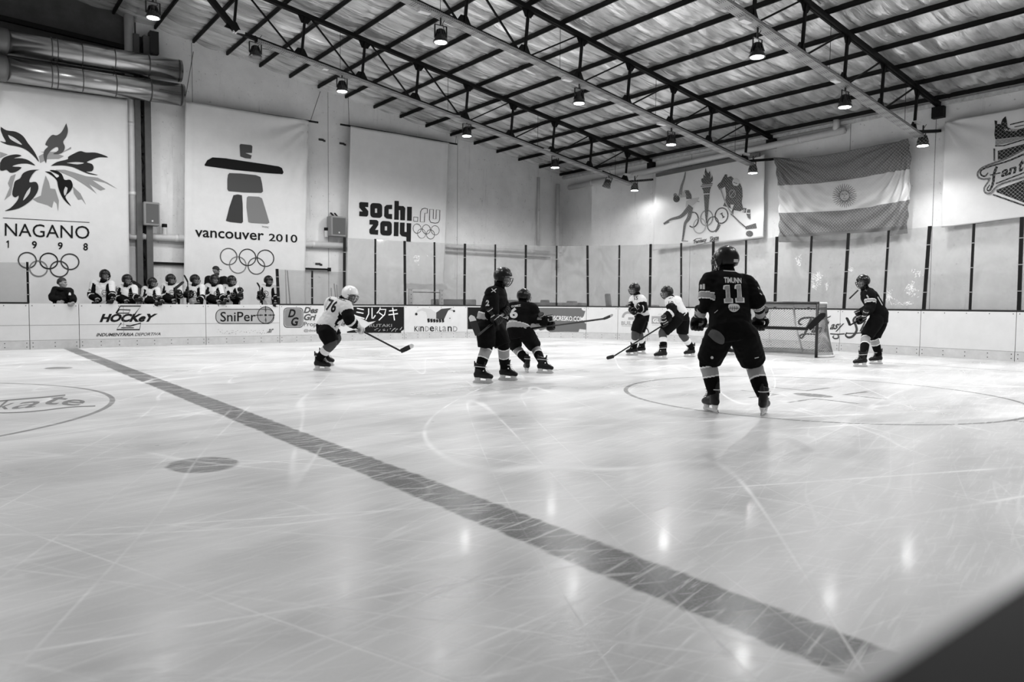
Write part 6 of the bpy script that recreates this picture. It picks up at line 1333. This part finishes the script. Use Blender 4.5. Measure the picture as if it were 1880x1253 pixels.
# ---- stooping dark-clad skater right of the net
D = 14.3; A = at3(D); sb, sh_, st_ = A(Z8(1330, 560, 0.1)), A(Z8(1075, 702, -0.3)), A(Z8(1052, 612, -0.3)); gd = (sh_ - sb).normalized()
PR = person('stooping dark-clad skater in profile at the right, in front of the glass', D, dict(head=Z8(1222, 222, -0.02), neck=Z8(1240, 305, 0.0), shA=Z8(1292, 372, -0.17), shB=Z8(1275, 350, 0.16), pelvis=Z8(1398, 575, 0.0), elA=Z8(1300, 510, -0.22), elB=Z8(1285, 500, 0.2), haA=Z8(1205, 625, -0.22), haB=Z8(1180, 650, -0.02)),
    'dark', 195, -0.1, [(Z8(1252, 830, -0.08), Z8(1365, 650, -0.1), (1580.5, 674, 187)), (Z8(1335, 835, 0.12), Z8(1410, 650, 0.1), (1609, 669, 187))], 0.97, grips=dict(A=gd, B=gd), sleeve_band={0: (0.35, 0.62), 1: (0.35, 0.62)}, sock=(0.08, 0.40))
f = zm(1380, 480, 0.1676); bm = bmesh.new(); stroke(bm, f([(1400, 395), (1440, 430), (1468, 480)]), 3.2); stroke(bm, f([(1378, 390), (1430, 482)]), 1.6); mark(PR, 'back_number', bm, [ink[188]]); bm = bmesh.new(); stroke(bm, f([(1262, 372), (1280, 400)]), 2.4); stroke(bm, f([(1245, 315), (1262, 325)]), 1.6); mark(PR, 'sleeve_marks', bm, [ink[170]])
bm = bmesh.new(); tube(bm, smoothpts([A(Z8(1165, 318, -0.1)), A(Z8(1110, 372, -0.12)), A(Z8(1070, 410, -0.12))], 4), 0.014, 6); obj('loose_strap', bm, [H_black], PR['root'])
stick(sb, sh_, st_, 'hockey stick of the stooping dark-clad skater, blade turned up beside the glove', h=0.075)
# ---- skater hidden behind number 11
gx, gy = 1336, 653; D = dpt(gx, gy); k = FPX / D
def rel(x, y, d=0.0): return (1338 + x * k, 653 - y * k, d)
PH = person('dark-clad skater mostly hidden behind number 11, one skate showing between the legs', D, dict(head=rel(0, 1.42, -0.1), neck=rel(0, 1.26, -0.03), shA=rel(-0.17, 1.18), shB=rel(0.17, 1.18), pelvis=rel(0, 0.72, 0.08), elA=rel(-0.22, 0.9, -0.05), elB=rel(0.22, 0.9, -0.05), haA=rel(-0.12, 0.75, -0.28), haB=rel(0.12, 0.75, -0.28)),
    'dark', 200, 0, [(rel(-0.14, 0.48, -0.15), rel(-0.1, 0.68, 0.05), (1324, 653, 10)), (rel(0.14, 0.48, -0.1), rel(0.1, 0.68, 0.05), (1337, 652, 350))], 0.92)
# ================================================================ the bench
Z2 = lambda x, y, d=0.0: (0.15957 * x, 480 + 0.15957 * y, d)
Z3 = lambda x, y, d=0.0: (300 + 0.15957 * x, 480 + 0.15957 * y, d)
def bench(label, Z, hd, sa, sb_, ea, eb, ha, hb, pv, fa, grip=None, kind='player', back=0.42, s=1.0, **kw):
    D = depth_of(onplane(Z(*hd)[0], 560, 1, YB + back))
    dY = lambda t, d: (t[0], t[1], d)
    jj = dict(head=dY(Z(*hd), -0.04), neck=dY(Z((hd[0] + sa[0] + sb_[0]) / 3, (sa[1] + sb_[1]) / 2 - 18), 0.0), shA=dY(Z(*sa), 0.0), shB=dY(Z(*sb_), 0.0), pelvis=dY(Z(*pv), 0.08), elA=dY(Z(*ea), -0.1), elB=dY(Z(*eb), -0.1), haA=dY(Z(*ha), -0.30), haB=dY(Z(*hb), -0.30))
    return person(label, D, jj, kw.pop('team', 'white'), fa, -0.05, None, s, 'people on the players bench', grips={'A': grip, 'B': grip} if grip else None, bench=True, kind=kind, **kw)
BP = []
BP.append(bench('bench player in white, leftmost in a helmet, number 6 on the sleeve', Z2, (1205, 158), (1085, 262), (1275, 265), (1045, 395), (1290, 385), (1090, 478), (1268, 458), (1180, 640), 325))
BP.append(bench('bench player in white with number 30 on the sleeve, second helmet from the left', Z2, (1462, 212), (1385, 310), (1535, 312), (1345, 420), (1555, 410), (1428, 492), (1585, 440), (1460, 660), 330))
BP.append(bench('bench player in white, shortest and bent low, just left of the lattice column foot', Z2, (1748, 245), (1672, 330), (1805, 335), (1650, 440), (1822, 430), (1795, 490), (1835, 478), (1735, 660), 350, s=0.94))
BP.append(bench('bench player in white holding a black stick blade at chest height', Z3, (82, 208), (18, 290), (170, 300), (-15, 400), (190, 400), (102, 490), (172, 345), (95, 660), 340))
BP.append(bench('bench player in white holding a thin stick upright at his left', Z3, (362, 212), (285, 300), (438, 305), (245, 385), (440, 420), (272, 362), (385, 492), (365, 660), 340))
BP.append(bench('bench player in white with number 86, directly in front of the capped man', Z3, (588, 208), (515, 300), (650, 310), (485, 410), (680, 410), (620, 500), (690, 470), (590, 660), 320))
BP.append(bench('bench player in white with gloves stacked on an upright stick', Z3, (783, 222), (712, 305), (845, 318), (750, 420), (880, 420), (880, 385), (884, 322), (770, 660), 335))
BP.append(bench('bench player in white standing alone at the right end of the bench', Z3, (1208, 222), (1140, 305), (1285, 312), (1105, 420), (1300, 410), (1110, 362), (1275, 498), (1215, 660), 330))
CO = bench('bearded man in a dark cap and jacket, standing behind the bench players', Z3, (605, 108), (520, 205), (700, 212), (490, 330), (720, 340), (560, 420), (660, 420), (610, 560), 340, kind='coach', back=1.35, team='coat')
MN = bench('bareheaded man in a dark jacket leaning on the boards at the left', Z2, (715, 252), (648, 338), (795, 350), (598, 425), (836, 430), (690, 470), (812, 490), (720, 660), 5, kind='man', back=0.40, team='coat')
# hair, cap, beard, badges
def on_head(P, name, m, fn):
    bm = bmesh.new(); fn(bm); bmesh.ops.transform(bm, matrix=P['Mh'], verts=bm.verts); return obj(name, bm, [m], P['root'], True)
def cap(bm):
    rows = []
    for j in range(9):
        el = math.radians(90 - 86 * j / 8); rows.append([bm.verts.new((0.108 * math.cos(el) * math.cos(a) - 0.004, 0.090 * math.cos(el) * math.sin(a), 0.035 + 0.10 * math.sin(el))) for a in [2 * math.pi * i / 24 for i in range(24)]])
    for a, b in zip(rows, rows[1:]):
        for i in range(24): bm.faces.new((a[i], b[i], b[(i + 1) % 24], a[(i + 1) % 24]))
    loft(bm, [V((0.07, 0, 0.045)), V((0.12, 0, 0.042)), V((0.165, 0, 0.03)), V((0.175, 0, 0.026))], [(0.085, 0.006), (0.08, 0.005), (0.055, 0.004), (0.02, 0.003)], 14, side=V((0, 1, 0)))
on_head(CO, 'cap', mat('cap_black', 18, 0.7), cap)
on_head(CO, 'beard', mat('beard_dark', 46, 0.8), lambda bm: (ball(bm, (0.045, 0, -0.085), (0.060, 0.058, 0.042)), ball(bm, (0.07, 0, -0.11), (0.034, 0.032, 0.03))))
bm = bmesh.new(); f = zm(300, 480, 0.15957); poly_mesh(bm, f([(580, 52), (628, 50), (632, 66), (582, 68)])); lay('cap_badge', bm, Surf([o for o in CO['root'].children if o.name.startswith('cap')]), [ink[150]], CO['root'], 0.004, 4)
def hair(bm):
    rows = []
    for j in range(9):
        r = []
        for i in range(28):
            a = 2 * math.pi * i / 28; low = 22 if math.cos(a) > 0.35 else (-28 if math.cos(a) < -0.3 else -2); el = math.radians(90 - (90 - low) * j / 8); k = 1 + 0.03 * noise.noise(V((math.cos(a) * 4, math.sin(a) * 4, el * 4)))
            r.append(bm.verts.new((k * 0.112 * math.cos(el) * math.cos(a) - 0.008, k * 0.088 * math.cos(el) * math.sin(a), 0.022 + k * 0.118 * math.sin(el))))
        rows.append(r)
    for a, b in zip(rows, rows[1:]):
        for i in range(28): bm.faces.new((a[i], b[i], b[(i + 1) % 28], a[(i + 1) % 28]))
on_head(MN, 'hair', hair_m, hair)
f = zm(0, 480, 0.15957); bm = bmesh.new(); poly_mesh(bm, f([(792, 366), (806, 358), (816, 372), (818, 392), (790, 392)])); mark(MN, 'chest_badge', bm, [ink[205]])
bm = bmesh.new(); box_n = MN
loft(bm, smoothpts([MN['Mh'] @ V((0.07, 0.02, -0.15)), MN['Mh'] @ V((0.0, 0.085, -0.145)), MN['Mh'] @ V((-0.08, 0.03, -0.13)), MN['Mh'] @ V((-0.08, -0.03, -0.13)), MN['Mh'] @ V((0.0, -0.085, -0.145)), MN['Mh'] @ V((0.07, -0.02, -0.15))], 4), 0.04, 10); obj('hood', bm, [coat_m], MN['root'], True)
f = zm(0, 480, 0.15957); g3 = zm(300, 480, 0.15957)
for i, (P, ff, c, num) in enumerate(zip(BP, [f] * 3 + [g3] * 5, [(1200, 362), (1505, 385), (1790, 415), (95, 362), (350, 372), (612, 372), (800, 385), (1180, 372)], [('6', 1012, 1044, 300, 342), ('30', 1310, 1365, 308, 352), ('16', 1645, 1672, 385, 428), None, None, ('86', 472, 520, 322, 368), ('22', 722, 768, 368, 414), None])):
    bm = bmesh.new(); X_, Y_ = ff([c])[0]; ring(bm, X_, Y_, 4.6, 4.6, 1.0); stroke(bm, [(X_ - 3, Y_ + 1.5), (X_ - 1, Y_ - 1.8), (X_ + 1.2, Y_ + 0.4), (X_ + 3, Y_ - 1.5)], 1.3); stroke(bm, [(X_ - 4, Y_ + 7), (X_ + 4, Y_ + 7)], 0.9); mark(P, 'chest_emblem', bm, [ink[80]])
    if num:
        bm = bmesh.new(); text(bm, num[0], ff(rect(num[1], num[3], num[2], num[4])), bold=.02); mark(P, 'sleeve_number', bm, [ink[30]])
# sticks on the bench
def bstick(Z, i, toe, heel, butt, label, back=0.12, h=0.075, **kw):
    D = depth_of(onplane(Z(*heel)[0], 560, 1, YB + back)); t = lambda p, d=0: atdepth(Z(*p)[0], Z(*p)[1], D + d); stick(t(butt), t(heel), t(toe, 0.03), label, 'sticks held on the players bench', h=h, **kw)
bstick(Z2, 1, (1530, 232), (1625, 300), (1615, 520), 'black curved stick blade beside the number 30 bench player', back=0.55, h=0.10)
bstick(Z3, 3, (232, 232), (135, 318), (158, 540), 'black taped blade held up before a white bench player')
bstick(Z3, 4, (246, 158), (280, 240), (290, 540), 'thin dark stick with a small curved blade, rising left of the capped man', h=0.05)
bstick(Z3, 6, (882, 540), (878, 500), (877, 236), 'plain dark stick shaft under two stacked gloves', h=0.05)
bstick(Z3, 7, (1086, 245), (1108, 300), (1120, 540), 'dark stick of the lone player at the right end of the bench', h=0.055)
# ================================================================ goal net
post_red = mat('goal_pipe', 26, 0.35, spec=0.5); pad_m = mat('goal_skirt', 214, 0.6, var=0.15, vscale=10); cord = mat('goal_cord', 95, 0.7)
G0 = ground(1502.8, 657); gx = 15.2; yA = 8.62; yB = yA + 1.83; gh = 1.21; dep = 0.55; depb = 1.02
root = empty('goal_net', (gx, (yA + yB) / 2, 0), 'hockey goal with dark pipes and white netting, right of number 11', 'goal')
for y in (yA, yB):
    bm = bmesh.new(); tube(bm, [V((gx, y, 0)), V((gx, y, gh))], 0.032, 14); obj('goal_post', bm, [post_red], root, True)
bm = bmesh.new(); tube(bm, [V((gx, yA - 0.03, gh)), V((gx, yB + 0.03, gh))], 0.032, 14); obj('crossbar', bm, [post_red], root, True)
bm = bmesh.new()
foot = smoothpts([V((gx, yA, 0.03)), V((gx + 0.5, yA - 0.12, 0.03)), V((gx + depb, yA + 0.3, 0.03)), V((gx + depb, (yA + yB) / 2, 0.03)), V((gx + depb, yB - 0.3, 0.03)), V((gx + 0.5, yB + 0.12, 0.03)), V((gx, yB, 0.03))], 6); topc = smoothpts([V((gx, yA, gh)), V((gx + 0.3, yA - 0.04, gh)), V((gx + dep, yA + 0.25, gh)), V((gx + dep, (yA + yB) / 2, gh)), V((gx + dep, yB - 0.25, gh)), V((gx + 0.3, yB + 0.04, gh)), V((gx, yB, gh))], 6)
tube(bm, foot, 0.026, 8); tube(bm, topc, 0.022, 8); tube(bm, [V((gx + depb, (yA + yB) / 2, 0.03)), V((gx + dep + 0.1, (yA + yB) / 2, 0.7)), V((gx + dep, (yA + yB) / 2, gh))], 0.022, 8); obj('back_frame', bm, [pad_m], root, True)
bm = bmesh.new()                                          # padded skirt along the bottom and canvas along the top
def strip(bm, curve, z0, z1, th=0.012):
    rs = []
    for p in curve: rs.append((bm.verts.new((p.x, p.y, z0)), bm.verts.new((p.x, p.y, z1))))
    for a, b in zip(rs, rs[1:]): bm.faces.new((a[0], b[0], b[1], a[1]))
strip(bm, [p + V((-0.03, 0, 0)) for p in foot], 0.0, 0.12); strip(bm, topc, gh - 0.09, gh + 0.01)
vs = [bm.verts.new(p + V((0, 0, 0.02))) for p in topc]; bm.faces.new(vs)
bmesh.ops.solidify(bm, geom=bm.faces[:], thickness=0.01); obj('canvas_skirt', bm, [pad_m], root)
bm = bmesh.new(); N = 54; Mz = 26                         # diamond netting between the two hoops
def netp(u, v):
    k = u * (len(foot) - 1); i = min(len(foot) - 2, int(k)); k -= i; a = foot[i].lerp(foot[i + 1], k); b = topc[i].lerp(topc[i + 1], k); p = a.lerp(b, v); q = V((gx + 0.0, (yA + yB) / 2, p.z)); return p.lerp(q, 0.06 * math.sin(math.pi * v) * math.sin(math.pi * u))
def cordseg(a, b, r=0.0046):
    d = (b - a).normalized(); e = d.orthogonal().normalized(); w = d.cross(e); v = [bm.verts.new(p + o * r) for p in (a, b) for o in (e, -e * 0.5 + w * 0.87, -e * 0.5 - w * 0.87)]
    for x in range(3): bm.faces.new((v[x], v[(x + 1) % 3], v[3 + (x + 1) % 3], v[3 + x]))
for i in range(N):
    for j in range(Mz):
        a = netp(i / N, j / Mz); cordseg(a, netp((i + 1) / N, (j + 1) / Mz)); cordseg(netp((i + 1) / N, j / Mz), netp(i / N, (j + 1) / Mz))
o = obj('netting', bm, [cord], root); o['kind'] = 'stuff'
# ================================================================ bits on the ice
# letters of the centre logo painted under the ice surface
bm = bmesh.new(); f = zm(0, 640, 0.5); text(bm, 'te', f([(160, 205), (300, 212), (320, 188), (200, 172)]), shear=0.3, bold=0.01); text(bm, 'a', f([(40, 224), (130, 216), (150, 194), (60, 198)]), shear=0.3); text(bm, 'k', f([(-20, 228), (40, 222), (60, 190), (0, 192)]), shear=0.3)
stroke(bm, f(bez([(-60, 238), (60, 236), (160, 228), (260, 216), (350, 212)])), 1.6); stroke(bm, f(bez([(-60, 200), (60, 188), (160, 180), (240, 172)])), 2.2)
lay('painted_logo', bm, Surf([floor]), [ink[128]], floor, 0.0015, 14)
